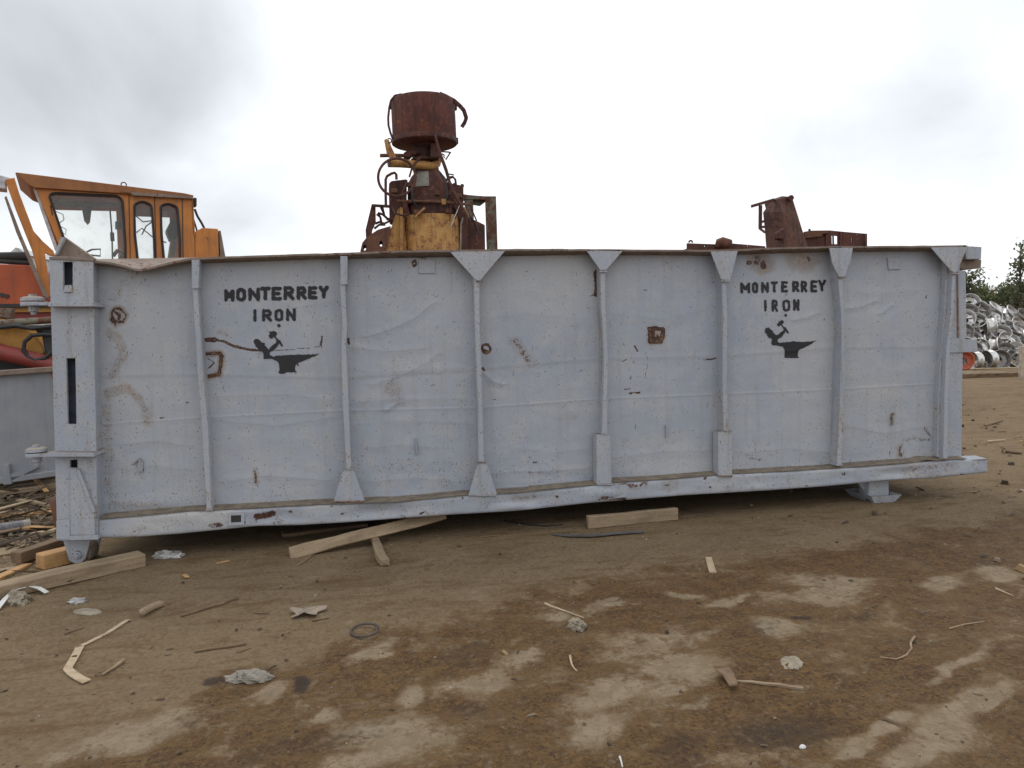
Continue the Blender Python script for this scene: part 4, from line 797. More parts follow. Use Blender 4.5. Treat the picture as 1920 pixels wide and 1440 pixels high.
# hydraulic grapple arm lying in front of it
PH = Pl(50, 640, 4.3, 10); p_ = PH.pt(40, 700)
arm = thing('hydraulic_arm', 'yellow and red hydraulic arm with black hoses lying behind the small grey bin', 'machine arm', (p_[0], p_[1], gz(p_)))
MB().prism(PH.pts([(-80, 590), (0, 596), (18, 599), (45, 612), (66, 630), (80, 650), (84, 662), (60, 672), (-80, 650)]), PH.n*.35).build('arm_plate', M['yellow'], arm, bevel=.01)
MB().tube(PH.pts([(-80, 634), (0, 660), (50, 672), (115, 688)], -.12), .105, 14).build('red_tube', M['red'], arm, smooth=True)
MB().tube(PH.pts([(-20, 607), (30, 604), (98, 600), (140, 600)], -.1), .045, 12).build('cylinder_rod', M['rust_green'], arm, smooth=True)
MB().tube(PH.pts([(-30, 624), (0, 614), (30, 611), (60, 616), (96, 612)], -.18), .028, 8).build('hydraulic_hose', M['black_rubber'], arm, smooth=True)
MB().tube(PH.pts([(97, 628), (80, 627), (60, 629), (46, 641), (44, 655), (52, 669), (66, 675), (84, 672), (97, 660)], -.2), .026, 8).build('hydraulic_hose', M['black_rubber'], arm, smooth=True)
MB().prism(PH.pts([(80, 612), (110, 608), (110, 680), (84, 662), (78, 630)], -.12), PH.n*.2).build('hose_block', M['dark_steel'], arm, bevel=.02)
MB().prism(PH.pts([(-60, 668), (140, 684), (140, 720), (-60, 720)], .2), PH.n*.5).build('arm_base', M['dark_steel'], arm)
MB().prism(PH.pts([(-30, 576), (20, 578), (22, 598), (-30, 594)], -.02), PH.n*.2).build('pivot_block', M['rust_green'], arm, bevel=.01)
PT = Pl(40, 470, 14., 0); p_ = PT.pt(32, 470)
tent = thing('pale_shed', 'small pale peaked shed roof far behind, seen left of the orange cab', 'shed', (p_[0], p_[1]+1, gz(p_)))
MB().prism(PT.pts([(14, 478), (29, 464), (33, 464.5), (52, 478)]), (0, 2.5, 0)).build('roof', M['white_metal'], tent)
MB().prism(PT.pts([(16, 478), (50, 478), (50, 640), (16, 640)], .1), (0, 2.3, 0)).build('wall', M['white_metal'], tent)
# ------------------------------------------------------------------ small grey bin
PB = Pl(50, 800, 3.35, 6); p_ = PB.pt(50, 905)
bn = thing('scrap_bin', 'small low grey steel bin with pale top rail, behind the hinges of the long container', 'bin', (p_[0], p_[1], gz(p_)))
MB().prism(PB.pts([(-260, 715), (106, 692), (108, 892), (-260, 925)]), PB.n*.06).build('side_panel', M['bin_grey'], bn)
MB().prism(PB.pts([(-260, 713), (105, 687), (106, 697), (-260, 724)], -.08), PB.n*.16).build('top_rail', M['rail_rust'], bn, bevel=.008)
MB().prism(PB.pts([(-260, 906), (0, 896), (108, 882), (108, 893), (0, 908), (-260, 925)], -.05), PB.n*.1).build('bottom_rail', M['bin_grey'], bn, bevel=.008)
MB().prism(PB.pts([(5, 872), (16, 870), (22, 908), (6, 910)], -.06), PB.n*.3).build('leg', M['bin_grey'], bn, bevel=.006)
MB().prism(PB.pts([(16, 890), (68, 872), (72, 876), (20, 902)], -.05), PB.n*.03).build('brace', M['bin_grey'], bn)
MB().prism(PB.pts([(94, 692), (101, 690), (108, 735), (104, 735)], -.03), PB.n*.05).build('red_edge', M['red'], bn)
MB().prism([PB.pt(-250, 715, .1), PB.pt(104, 692, .1), PB.pt(104, 692, 1.6), PB.pt(-250, 715, 1.6)], (0, 0, -.06)).build('load_cover', M['inside'], bn)
MB().prism([PB.pt(104, 692, .06), PB.pt(108, 890, .06), PB.pt(108, 890, 1.6), PB.pt(104, 692, 1.6)], PB.u*-.05).build('end_panel', M['bin_grey'], bn)
# ------------------------------------------------------------------ rusty press with the drum on top
PM = Pl(795, 330, 5.4, 0); k4 = lambda X_, Y_: (640+X_*.2362, 150+Y_*.2362)
z4 = lambda L: [k4(*q) for q in L]
sc4 = PM.scale(795, 330)*.2362
def m4(X_, Y_, off=0.): return PM.pt(*k4(X_, Y_), off)
DC = .62                                    # axis of the machine behind the plane
b0 = m4(690, 1600, DC); gzm = gz(b0)
pr = thing('rusty_press', 'tall rusted scrap press with a brown drum on top and yellow casing, behind the container', 'machine', (b0[0], b0[1], gzm))
c_ = m4(655, 330, DC); sD = PM.scale(795, 230)*.2362*1.05
def lath(cx, y0, prof, mat, name, par=pr, n=40, tilt=(0, 0, 1), off=DC, k=1.055):
    """profile in drawing units (radius, drawing row) about a vertical axis at column cx"""
    o = m4(cx, y0, off); return MB().lathe([(r*sc4*k, (y0-yy)*sc4*k) for r, yy in prof], o, tilt, n=n).build(name, mat, par, smooth=True)
drum = lath(655, 330, [(0, 158), (200, 158), (240, 170), (251, 192), (252, 480), (249, 505), (238, 512), (100, 512), (0, 512)], M['rust_drum'], 'drum', tilt=(-.012, 0, 1))
lath(655, 330, [(0, 138), (30, 140), (36, 150), (36, 165), (0, 165)], M['rust_light'], 'drum_cap', drum, 16)
lath(655, 330, [(254, 470), (259, 478), (259, 505), (250, 512)], M['rust'], 'drum_rim', drum)
MB().tube([m4(*q, .45) for q in ((520, 118), (470, 114), (425, 124), (395, 160), (380, 220), (372, 300), (374, 360), (390, 420), (408, 466))], 9*sc4, 8).build('carry_strap', M['rust'], drum, smooth=True)
mb = MB()
sp_ = [m4(*q, .45) for q in ((778, 108), (830, 130), (895, 165), (940, 205), (972, 240), (985, 280), (992, 303), (978, 340), (958, 370))]
for a, b_ in zip(sp_[:-1], sp_[1:]): mb.bar(a, b_+(b_-a)*.08, .06, 18*sc4, up=(0, 1, 0))
mb.build('carry_strap', M['rust'], drum)
for q in ((396, 205), (905, 215), (915, 485)): MB().box(m4(*q, DC), (26*sc4, .08, 50*sc4)).build('drum_lug', M['rust'], drum, bevel=.008)
for q in ((728, 104), (762, 104)): MB().tube([m4(q[0]-6, q[1]+12, .35), m4(q[0], q[1]-8, .35), m4(q[0]+10, q[1]+4, .35)], 6*sc4, 6).build('drum_hook', M['rust'], drum)
lath(655, 600, [(100, 500), (96, 530), (72, 545), (68, 600), (80, 640), (82, 700), (90, 720)], M['rust'], 'neck')
MB().prism([m4(*q, .30) for q in ((712, 500), (775, 500), (782, 615), (706, 618))], PM.n*.3).build('neck_bracket', M['rust'], pr, bevel=.01)
MB().prism([m4(*q, .4) for q in ((495, 575), (530, 558), (590, 556), (598, 592), (560, 592), (548, 612), (498, 612))], PM.n*.2).build('neck_bracket', M['rust'], pr, bevel=.01)
MB().prism([m4(*q, .22) for q in ((340, 476), (356, 464), (378, 474), (398, 530), (442, 622), (400, 640), (362, 590))], PM.n*.05).build('lever_plate', M['yellow_rust'], pr, bevel=.006)
MB().tube([m4(380+18*math.cos(a), 482+18*math.sin(a), .22) for a in np.linspace(-2.2, 2., 10)], 5*sc4, 6).build('lever_hook', M['rust'], pr, smooth=True)
MB().tube([m4(306, 600, .25), m4(420, 598, .25), m4(585, 602, .5)], 15*sc4, 10).build('lever_rod', M['rust_light'], pr, smooth=True)
pp = MB().tube([m4(378, 660, .12), m4(470, 662, .2), m4(600, 672, .3), m4(720, 684, .42), m4(760, 664, .5), m4(775, 620, .55)], [33*sc4]*4+[32*sc4, 28*sc4], 18).build('yellow_pipe', M['yellow_rust'], pr, smooth=True)
MB().lathe([(34*sc4, 0), (24*sc4, -.003), (0, .01)], m4(375, 660, .12), tuple(PM.u*-1+PM.n*-.3), n=16).build('pipe_mouth', M['dark_steel'], pp)
MB().tube([m4(440+148*math.cos(a), 772+150*math.sin(a), .0+.06*math.cos(a)) for a in np.linspace(0, 2*math.pi, 41)[:-1]], 11*sc4, 8, closed=True).build('hanging_ring', M['rust'], pr, smooth=True)
lath(690, 800, [(86, 690), (88, 715), (110, 745), (136, 775), (155, 810), (164, 850), (168, 900), (170, 965), (178, 985)], M['rust_bell'], 'bell_housing')
MB().lathe([(120*sc4, 0), (152*sc4, -.06), (172*sc4, -.14), (179*sc4, -.26)], m4(690, 745, DC-.012), n=8, a0=-2.35, a1=-1.62).build('cement_patch', M['grey_cement'], pr, smooth=True)
MB().tube([m4(440, 960, .1), m4(600, 962, .1), m4(830, 970, .1), m4(1030, 990, .15)], 10*sc4, 8).build('cross_rod', M['rust_light'], pr, smooth=True)
MB().box(m4(812, 968, .1), (34*sc4, .06, 46*sc4)).build('rod_clamp', M['yellow_rust'], pr, bevel=.006)
lath(700, 1000, [(178, 975), (182, 985), (182, 1105)], M['rust'], 'lower_cylinder')
MB().prism([m4(*q, .35) for q in ((378, 818), (400, 800), (520, 786), (520, 960), (560, 1110), (470, 1130), (385, 1110))], PM.n*.5).build('side_column', M['rust'], pr, bevel=.012)
MB().tube([m4(*q, .2) for q in ((354, 1010), (352, 900), (352, 790), (362, 764), (400, 742), (424, 736), (436, 750), (438, 790))], 11*sc4, 8).build('grab_handle', M['rust'], pr, smooth=True)
MB().prism([m4(*q, .4) for q in ((850, 800), (890, 826), (940, 832), (970, 850), (972, 1010), (880, 1110), (850, 1000))], PM.n*.5).build('side_column', M['rust'], pr, bevel=.012)
MB().tube([m4(*q, .3) for q in ((832, 800), (850, 772), (885, 768), (905, 790), (910, 830))], 9*sc4, 8).build('grab_handle', M['rust'], pr, smooth=True)
for q in ((900, 828), (960, 836)): MB().lathe([(0, 0), (13*sc4, 0), (16*sc4, 12*sc4), (12*sc4, 26*sc4), (0, 28*sc4)], m4(q[0], q[1]+16, .5), n=10).build('valve_cap', M['rust'], pr, smooth=True)
for k_ in range(9):
    a = -2.7+k_*.29; MB().lathe([(0, 0), (10*sc4, 0), (10*sc4, 12*sc4), (0, 12*sc4)], m4(700, 985, DC)+np.array([198*sc4*math.cos(a), 198*sc4*math.sin(a), 0]), n=6).build('flange_bolt', M['rust'], pr)
lath(700, 1000, [(180, 985), (212, 985), (212, 1000), (180, 1000)], M['rust_light'], 'bolt_flange')
lath(655, 600, [(78, 630), (104, 630), (104, 645), (78, 645)], M['rust_light'], 'bolt_flange')
for L in ([(520, 800, .3), (500, 860, .1), (470, 930, .1), (480, 1010, .2)], [(590, 800, .2), (560, 880, .02), (566, 960, .02), (600, 1010, .1)], [(790, 740, .3), (830, 820, .1), (845, 900, .1), (825, 980, .1)], [(860, 900, .2), (905, 960, .1), (930, 1040, .1), (900, 1100, .1)], [(400, 1010, .3), (430, 1060, .1), (480, 1075, .1), (540, 1060, .1)], [(640, 610, .3), (600, 640, .2), (560, 700, .2), (540, 770, .2)], [(990, 1010, .2), (1020, 1080, .1), (1060, 1130, .15), (1080, 1200, .2)]):
    MB().tube([m4(*q) for q in L], 8*sc4, 8).build('hydraulic_hose', M['black_rubber'] if L[0][0] % 20 else M['rust'], pr, smooth=True)
for q in ((540, 830, .3), (880, 900, .3), (420, 880, .25), (930, 920, .35), (760, 900, .3), (600, 1050, .15), (850, 1040, .2)):
    MB().box(m4(*q), (50*sc4, .08, 34*sc4)).build('clamp_block', M['rust_light'], pr, bevel=.008)
# yellow casing: a half round front with its seam posts
R_ = 250*sc4; o_ = m4(716, 1100, DC)
mb = MB(); mb.lathe([(R_-.03, .0), (R_-.01, .012), (R_, 0), (R_, -(o_[2]-gzm))], o_, n=40)
cas = mb.build('lower_casing', M['yellow_rust'], pr, smooth=True)
MB().lathe([(0, -.02), (R_-.02, -.02)], o_, n=40).build('casing_lid', M['rust'], cas)
MB().prism([m4(*q, .25) for q in ((465, 1010), (488, 1010), (492, 1180), (492, 1480), (468, 1480))], PM.n*.08).build('casing_post', M['yellow_rust'], cas, bevel=.006)
MB().prism([m4(*q, .33) for q in ((455, 1012), (500, 1105), (530, 1480), (340, 1480), (346, 1350), (385, 1200), (425, 1085))], PM.n*.35).build('side_wing', M['yellow_rust'], cas, bevel=.01)
MB().prism([m4(*q, .34) for q in ((890, 1000), (945, 990), (985, 1060), (1010, 1150), (1012, 1480), (945, 1480), (940, 1110))], PM.n*.35).build('side_wing', M['rust'], cas, bevel=.01)
for q0, q1 in (((580, 1090), (662, 1015)), ((975, 1010), (1015, 1095))): MB().bar(m4(*q0, .1), m4(*q1, .12), .03, 26*sc4, up=(0, 1, 0)).build('scrap_bar', M['yellow_rust'], pr)
mb = MB(); plate(mb, PM, [z4([(140, 1480), (152, 1350), (166, 1292), (205, 1244), (290, 1188), (392, 1158), (392, 1200), (355, 1350), (350, 1480)]), z4([(185+13*math.cos(a), 1330+24*math.sin(a)) for a in np.linspace(0, 6.28, 13)[:-1]]), z4([(315+13*math.cos(a), 1298+24*math.sin(a)) for a in np.linspace(0, 6.28, 13)[:-1]])], .5, .3)
mb.build('perforated_hood', M['rust_light'], pr)
MB().prism([m4(*q, .35) for q in ((195, 1248), (192, 1190), (240, 990), (272, 990), (274, 1130), (246, 1190), (240, 1230))], PM.n*.06).build('hood_bracket', M['rust'], pr)
MB().bar(m4(242, 996, .3), m4(386, 1004, .3), .04, 22*sc4, up=(0, 1, 0)).build('hood_bar', M['rust'], pr)
for L in ([(290, 1055), (330, 1068), (365, 1100), (390, 1110)], [(270, 1140), (300, 1128), (340, 1140), (385, 1120)], [(320, 1010), (345, 1080), (372, 1110)], [(285, 1062), (310, 1090), (320, 1150)], [(262, 1180), (300, 1150), (350, 1150)]):
    MB().tube([m4(*q, .4) for q in L], [14*sc4*random.uniform(.5, 1.1) for _ in L], 6).build('twisted_scrap', M['rust'], pr)
MB().prism([m4(*q, .5) for q in ((1010, 1090), (1080, 1120), (1140, 1150), (1145, 1480), (1010, 1480))], PM.n*.6).build('motor_box', M['rust'], pr, bevel=.01)
ch = [(722, 110), (716, 160), (722, 200), (714, 245), (720, 300), (736, 400), (760, 500), (790, 600), (830, 710), (856, 800), (885, 880), (930, 960), (985, 1060), (1010, 1098)]
MB().tube([m4(*q, .02) for q in ch], [7*sc4]*5+[8*sc4, 10*sc4, 13*sc4, 14*sc4, 12*sc4, 14*sc4, 14*sc4, 13*sc4, 4*sc4], 8).build('hanging_chain', M['rust'], pr)
for L in ([(790, 568), (850, 572), (872, 578)], [(862, 580), (830, 632), (812, 605)], [(840, 745), (892, 752), (880, 775), (840, 790)], [(820, 600), (800, 585)], [(1030, 1000), (1045, 1050), (1074, 1118)]): MB().tube([m4(*q, .25) for q in L], 6*sc4, 6).build('bent_wire', M['rust'], pr)
MB().bar(m4(940, 990, .02), m4(870, 1160, .02), .01, 9*sc4, up=(0, 1, 0)).build('silver_strip', M['white_metal'], pr); MB().bar(m4(872, 1156, .02), m4(810, 1194, .02), .01, 7*sc4, up=(0, 1, 0)).build('silver_strip', M['grey_cement'], pr)
MB().tube([m4(966, 1092, .05), m4(950, 1150, .05), m4(945, 1400, .05)], 6*sc4, 6).build('grey_hose', M['grey_cement'], pr)
MB().tube([m4(880, 840, .1), m4(860, 1120, .1)], 5*sc4, 6).build('bent_wire', M['rust'], pr)
PF = Pl(905, 400, 6.3, -8); p_ = PF.pt(910, 560)
fr_ = thing('steel_frame', 'flaking greenish rusty square channel frame just right of the yellow casing', 'frame', (p_[0], p_[1], gz(p_)))
zgr = np.array([0, 0, gz(p_)])
def post(pl, x0, x1, y0, off, depth, mat, name, par):
    T = pl.pts([(x0, y0), (x1, y0)], off); B = [np.array([q[0], q[1], gz(q)]) for q in T[::-1]]
    return MB().prism(T+B, pl.n*depth).build(name, mat, par, bevel=.006)
post(PF, *[k4(1140, 0)[0], k4(1228, 0)[0]], k4(0, 922)[1], 0, .2, M['rust_green'], 'post', fr_)
post(PF, k4(975, 0)[0], k4(1045, 0)[0], k4(0, 935)[1], .02, .2, M['rust_green'], 'post', fr_)
MB().prism(PF.pts(z4([(968, 905), (1010, 912), (1142, 922), (1142, 950), (968, 945)])), PF.n*.2).build('beam', M['rust_green'], fr_, bevel=.006)
MB().prism(PF.pts(z4([(975, 945), (1142, 950), (1142, 965), (1100, 998), (1050, 990), (975, 985)]), .12), PF.n*.05).build('back_beam', M['rust_green'], fr_)
# ------------------------------------------------------------------ rusty machinery behind the right half
k5 = lambda X_, Y_: (1260+X_*.21875, 340+Y_*.21875); PR = Pl(1450, 430, 8.2, 0)
def m5(X_, Y_, off=0.): return PR.pt(*k5(X_, Y_), off)
p_ = m5(960, 900, .5); gr_ = gz(p_)
tw = thing('rusty_loader_mast', 'rust brown slanted steel mast with a bent ladder on its left, behind the container', 'mast', (p_[0], p_[1], gr_))
A_ = [m5(905, 152, .1), m5(940, 260, .0), m5(945, 400, 0.), m5(958, 570, 0.)]
Bk = [m5(858, 154, .5), m5(780, 268, .7), m5(796, 430, .7), m5(806, 570, .7)]
Cr = [m5(1030, 132, .25), m5(1080, 290, .3), m5(1120, 420, .3), m5(1172, 570, .3)]
Dr = [p+np.array([-.15, .9, 0]) for p in Cr]; Tp = m5(945, 126, .2)
base_ = lambda p: np.array([p[0], p[1], gr_])
A_.append(base_(A_[-1])); Bk.append(base_(Bk[-1])); Cr.append(base_(m5(1230, 800, .3))); Dr.append(base_(Dr[-1]))
vs = A_+Bk+Cr+Dr+[Tp]; fs = []
for i in range(4): fs += [(i, i+1, 5+i+1, 5+i), (i, 10+i, 11+i, i+1), (10+i, 15+i, 16+i, 11+i), (15+i, 5+i, 6+i, 16+i)]
fs += [(0, 5, 20), (0, 20, 10), (20, 15, 10), (5, 15, 20)]
mast = MB().add(vs, fs).build('mast_body', rusty('mast_rust', (.055, .024, .018), (.115, .05, .034), (.22, .095, .045)), tw, bevel=.01)
MB().tube([m5(1020, 142, .1), m5(1020, 142, .6)], .06, 12).build('top_pin', M['rust'], tw, smooth=True)
MB().bar(m5(682, 214, .3), m5(872, 158, .35), .06, .05, up=(0, 1, 0)).build('ladder_rail', M['rust'], tw); MB().bar(m5(758, 206, .3), m5(756, 404, .3), .06, .05, up=(0, 1, 0)).build('ladder_rail', M['rust'], tw)
for q0, q1 in (((756, 350), (908, 318)), ((756, 392), (905, 386)), ((752, 404), (800, 440))): MB().bar(m5(*q0, .3), m5(*q1, .1), .05, .025, up=(0, 1, 0)).build('ladder_rung', M['rust'], tw)
MB().prism([m5(*q, -.08) for q in ((905, 440), (985, 380), (985, 470), (960, 500), (910, 490))], PR.n*.2).build('mast_clamp', M['rust'], tw, bevel=.02)
p_ = m5(460, 900, .5)
rb_ = thing('rusty_bin', 'long low dark rusty bin with small holes along its rim, left of the slanted mast', 'bin', (p_[0], p_[1], gz(p_)))
mb = MB(); top5 = [m5(133, 530), m5(800, 556)]; dots = [[(x+7*math.cos(a), y+7*math.sin(a)) for a in np.linspace(0, 6.28, 9)[:-1]] for x, y in ((283, 555), (652, 553))]
plate(mb, PR, [[k5(133, 530), k5(400, 540), k5(505, 531), k5(800, 556), k5(800, 700), k5(133, 700)]]+[[k5(*q) for q in d] for d in dots], .05); mb.build('rim_plate', M['rust'], rb_)
MB().prism([m5(133, 575, .05), m5(800, 575, .05), base_(m5(800, 600, .05)), base_(m5(133, 600, .05))], PR.n*1.8).build('bin_body', M['rust'], rb_)
MB().tube([m5(160+14*math.cos(a), 522+14*math.sin(a), .02) for a in np.linspace(-3.4, .3, 12)], .018, 8).build('lifting_lug', M['rust'], rb_)
MB().tube([m5(385, 556, -.05), m5(405, 525, -.1), m5(432, 518, -.12), m5(470, 530, -.15), m5(500, 536, -.15)], [.05, .09, .1, .1, .09], 12).build('pipe_stub', M['rust_light'], rb_, smooth=True)
PQ = Pl(1570, 440, 9.0, -6); q5 = lambda L, off=0.: [PQ.pt(*k5(*q), off) for q in L]
p_ = q5([(1400, 800)])[0]
hd = thing('rusty_cabin', 'dark rusty steel cabin with a barred window and slotted side, right of the slanted mast', 'cabin', (p_[0], p_[1]+.6, gz(p_)))
mb = MB(); plate(mb, PQ, [[k5(*q) for q in ((1135, 432), (1190, 422), (1350, 420), (1470, 432), (1668, 449), (1672, 760), (1135, 760))]]+[[k5(*q) for q in L] for L in ([(1368, 466), (1382, 464), (1384, 538), (1370, 538)], [(1388, 464), (1424, 468), (1424, 538), (1390, 538)], [(1450, 480), (1464, 482), (1464, 520), (1450, 520)], [(1540, 485), (1551, 485), (1551, 530), (1541, 530)], [(1584, 452), (1597, 453), (1596, 462), (1586, 462)])], .05)
mb.build('side_panel', M['rust'], hd)
MB().prism(q5([(1150, 430), (1350, 420), (1345, 440), (1290, 450), (1280, 470), (1150, 486)], -.08), PQ.n*.08).build('hood_flap', M['rust_light'], hd)
MB().prism([q5([(1135, 434)], .06)[0], q5([(1350, 424)], .06)[0], q5([(1350, 424)], .9)[0], q5([(1135, 434)], .9)[0]], (0, 0, -.03)).build('roof', M['rust'], hd)
for x_ in (1318, 1440): MB().prism(q5([(x_, 430), (x_+18, 431), (x_+18, 760), (x_, 760)], -.03), PQ.n*.03).build('corner_post', M['rust'], hd)
MB().tube(q5([(1178, 424), (1178, 408)], .2), .025, 8).build('vent_pipe', M['rust'], hd); MB().prism(q5([(1652, 449), (1673, 447), (1673, 760), (1652, 760)], -.03), PQ.n*.1).build('corner_post', M['rust'], hd)
T_ = q5([(1135, 560), (1672, 560)], .1); MB().prism(T_+[np.array([q[0], q[1], gz(q)]) for q in T_[::-1]], PQ.n*1.4).build('lower_body', M['rust'], hd)
# ------------------------------------------------------------------ heap of wheel rims at the far right
def rim_mesh(name, mat, holes, deep):
    d = .27 if deep else .2; n_ = 32
    prof = [(.285, 0), (.30, .006), (.302, .026), (.272, .045), (.25, .09), (.248, d-.09), (.272, d-.045), (.302, d-.026), (.30, d-.006), (.285, d), (.265, d-.03), (.238, d-.10), (.236, .105), (.20, .085), (.13, .095), (.112, .09), (.11, .075), (.13, .078), (.20, .068), (.238, .08), (.262, .03), (.285, 0)]
    sk = (lambda j, i: j in (13, 18) and holes and i % 4 == 1)
    mb = MB(); mb.lathe(prof, (0, 0, 0), n=n_, skip=sk)
    for i in range(10):
        a = 2*math.pi*i/10; c_ = (.145*math.cos(a), .145*math.sin(a), .093); mb.lathe([(.013, 0), (.013, .012), (0, .012)], c_, n=6)
    o = mb.build(name, mat, None, smooth=True, origin=(0, 0, 0)); return o
rims = [rim_mesh('wheel_rim', M['alu'], True, True), rim_mesh('wheel_rim', M['alu'], True, False), rim_mesh('wheel_rim', M['steel_rim'], False, True), rim_mesh('wheel_rim', M['orange_rim'], False, True)]
usedr = [False]*4
GEN = 'dull silver truck wheel rim jumbled among the others in the heap'
def put_rim(X_, Y_, ax, kind, label=GEN, sc=1., dY=0.):
    px, py = 1700+X_*.1945, 440+Y_*.1945
    Yw = 12.9+max(0, (1210-Y_))/700*2.3+dY
    P = on_y(px, py, Yw)
    o = rims[kind] if not usedr[kind] else rims[kind].copy()
    if usedr[kind]: C.objects.link(o)
    usedr[kind] = True
    a = RM[0]*ax[0]+RM[1]*ax[1]-RM[2]*ax[2]; a = Vector(a).normalized()
    q = a.to_track_quat('Z', 'Y'); o.rotation_mode = 'QUATERNION'; o.rotation_quaternion = q; o.scale = (sc,)*3
    o.location = Vector(P)-a*.13*sc
    props(o, label, 'wheel rim', 'wheel rims in the heap')
lab = lambda s_: s_+' in the heap'
put_rim(985, 1030, (.05, .55, .8), 1, lab('wide brown-dusted wheel rim lying open side up like a dish'), 1.12)
put_rim(705, 745, (.1, .35, .9), 2, lab('dark hollow rim facing outward near the top'), 1.0)
put_rim(800, 890, (.93, .1, .35), 0, lab('large bright barrel rim on its side with its open end turned right'), 1.1)
put_rim(640, 1215, (-.93, .0, .35), 0, lab('bottom row silver rim next to the orange one, dark opening turned left'), .95)
put_rim(775, 1205, (-.93, .0, .35), 0, lab('second silver barrel rim of the bottom row, dark opening turned left'), .98)
put_rim(890, 1205, (-.15, .1, .95), 2, lab('dark rim with its open face forward in the bottom row'), .95)
put_rim(1035, 1200, (.2, .45, .85), 1, lab('half tipped open rim in the bottom row nearest the pale post'), 1.0)
put_rim(545, 1215, (-.4, .1, .9), 3, lab('faded orange red rim in the bottom row against the container end'), .95)
put_rim(602, 925, (.25, .1, .95), 1, lab('small upright ring rim at the left edge'), .62)
put_rim(1020, 760, (.45, .5, .7), 1, lab('pale open rim leaning at the upper right edge'), 1.0)
for X_, Y_, ax, kd, sc in ((610, 660, (-.3, .55, .7), 0, .95), (705, 690, (.1, .8, .4), 1, .9), (850, 730, (.5, .8, .2), 0, 1.), (660, 850, (-.5, .8, .35), 0, 1.05), (930, 850, (.3, .8, .5), 1, .9), (1075, 880, (.5, .6, .6), 1, 1.), (1090, 930, (.2, .8, .5), 0, 1.),
                           (735, 930, (.4, .4, .8), 2, .95), (860, 1075, (.85, .2, .4), 0, .9), (700, 1090, (-.6, .3, .7), 1, .95), (1065, 1125, (.1, .9, .4), 0, 1.), (760, 1050, (.9, .3, .2), 1, .9), (610, 1010, (-.2, .85, .4), 0, .95), (640, 1120, (-.7, .5, .4), 2, .9), (900, 960, (-.3, .8, .5), 0, 1.),
                           (1130, 800, (.3, .8, .4), 2, 1.), (1150, 1000, (.6, .4, .6), 0, 1.), (1160, 1210, (.5, .1, .85), 2, 1.), (560, 820, (-.5, .6, .5), 0, 1.), (560, 1080, (-.5, .4, .7), 1, 1.), (540, 950, (-.6, .3, .7), 2, 1.), (590, 760, (-.5, .7, .4), 2, 1.), (950, 1130, (-.5, .7, .5), 2, .9), (1000, 920, (.4, .85, .3), 2, 1.), (820, 800, (-.6, .7, .4), 1, 1.)):
    put_rim(X_, Y_, (ax[0]*.8, ax[1]*.8, ax[2]+.35), kd, GEN, sc)
for X_, Y_ in ((780, 830), (880, 860), (960, 1000), (700, 980), (820, 980), (1040, 1040), (1100, 1060), (640, 940), (920, 780), (1060, 820), (1200, 900), (1260, 1000), (1230, 1150), (1320, 1200), (480, 1000), (470, 1180), (500, 860), (1400, 1180), (760, 1140), (660, 780), (980, 860), (1180, 1100), (1000, 1120)):
    put_rim(X_, Y_, (random.uniform(-.7, .7), random.uniform(-.1, .6), random.uniform(.6, 1.)), random.choice((0, 1, 2, 2)), GEN, 1., .55)
# pallet under the heap, timber beside
def boardobj(name, A, B, w_, h_, mat, label=None, cat=None, group=None, parent=None, jit=.004, taper=0., bevel=.004, roll=0.):
    """a piece of timber: A-B is its lower front edge, local X runs along the grain"""
    A = np.array(A, float); B = np.array(B, float); d = B-A; L = np.linalg.norm(d); d /= L
    yv = np.cross([0, 0, 1.], d); yv /= np.linalg.norm(yv); zv = np.cross(d, yv)
    if roll: a = math.radians(roll); yv, zv = yv*math.cos(a)+zv*math.sin(a), zv*math.cos(a)-yv*math.sin(a)
    bm = bmesh.new(); n = max(2, int(L/.12))
    vs = []; sd_ = random.random()*50
    for i in range(n+1):
        x = L*i/n; ww = w_*(1-taper*i/n); 
        vs.append([bm.verts.new((x+(random.uniform(-.01, .01) if i in (0, n) else 0), yy+jit*float(vn(x*5+sd_, yy*9)), zz+jit*float(vn(x*5+sd_, zz*9+7)))) for yy, zz in ((0, 0), (ww, 0), (ww, h_), (0, h_))])
    bm.faces.new(vs[0][::-1]); bm.faces.new(vs[-1])
    for a_, b_ in zip(vs[:-1], vs[1:]):
        for k in range(4): bm.faces.new((a_[k], a_[(k+1) % 4], b_[(k+1) % 4], b_[k]))
    bmesh.ops.recalc_face_normals(bm, faces=bm.faces)
    if bevel:
        es = [e for e in bm.edges if len(e.link_faces) == 2 and e.calc_face_angle(0) > .8]; bmesh.ops.bevel(bm, geom=es, offset=bevel, segments=1, affect='EDGES', clamp_overlap=True)
    me = bpy.data.meshes.new(name); bm.to_mesh(me); bm.free(); me.materials.append(mat)
    o = bpy.data.objects.new(name, me); C.objects.link(o); ORG[o] = Vector(A)
    mw = Matrix(((d[0], yv[0], zv[0], A[0]), (d[1], yv[1], zv[1], A[1]), (d[2], yv[2], zv[2], A[2]), (0, 0, 0, 1)))
    if parent is not None: o.parent = parent; mw = Matrix.Translation(-ORG[parent])@mw; o.matrix_basis = mw
    else: o.matrix_world = mw
    return props(o, label, cat, group)
ga = gp(1795, 709); gb = gp(1918, 706)
pal = thing('wooden_pallet', 'weathered wooden pallet under the heap of wheel rims', 'pallet', tuple((ga+gb)/2))
for k in range(3): boardobj('runner', ga+np.array([0, .45*k, 0]), gb+np.array([0, .45*k, 0]), .09, .09, M['wood_dark'], parent=pal)
for k in range(7):
    a = ga+(gb-ga)*(.02+.14*k)+np.array([0, -.03, .092]); boardobj('deck_board', a, a+np.array([.02, 1.1, 0]), -.10, .022, M['wood'], parent=pal)
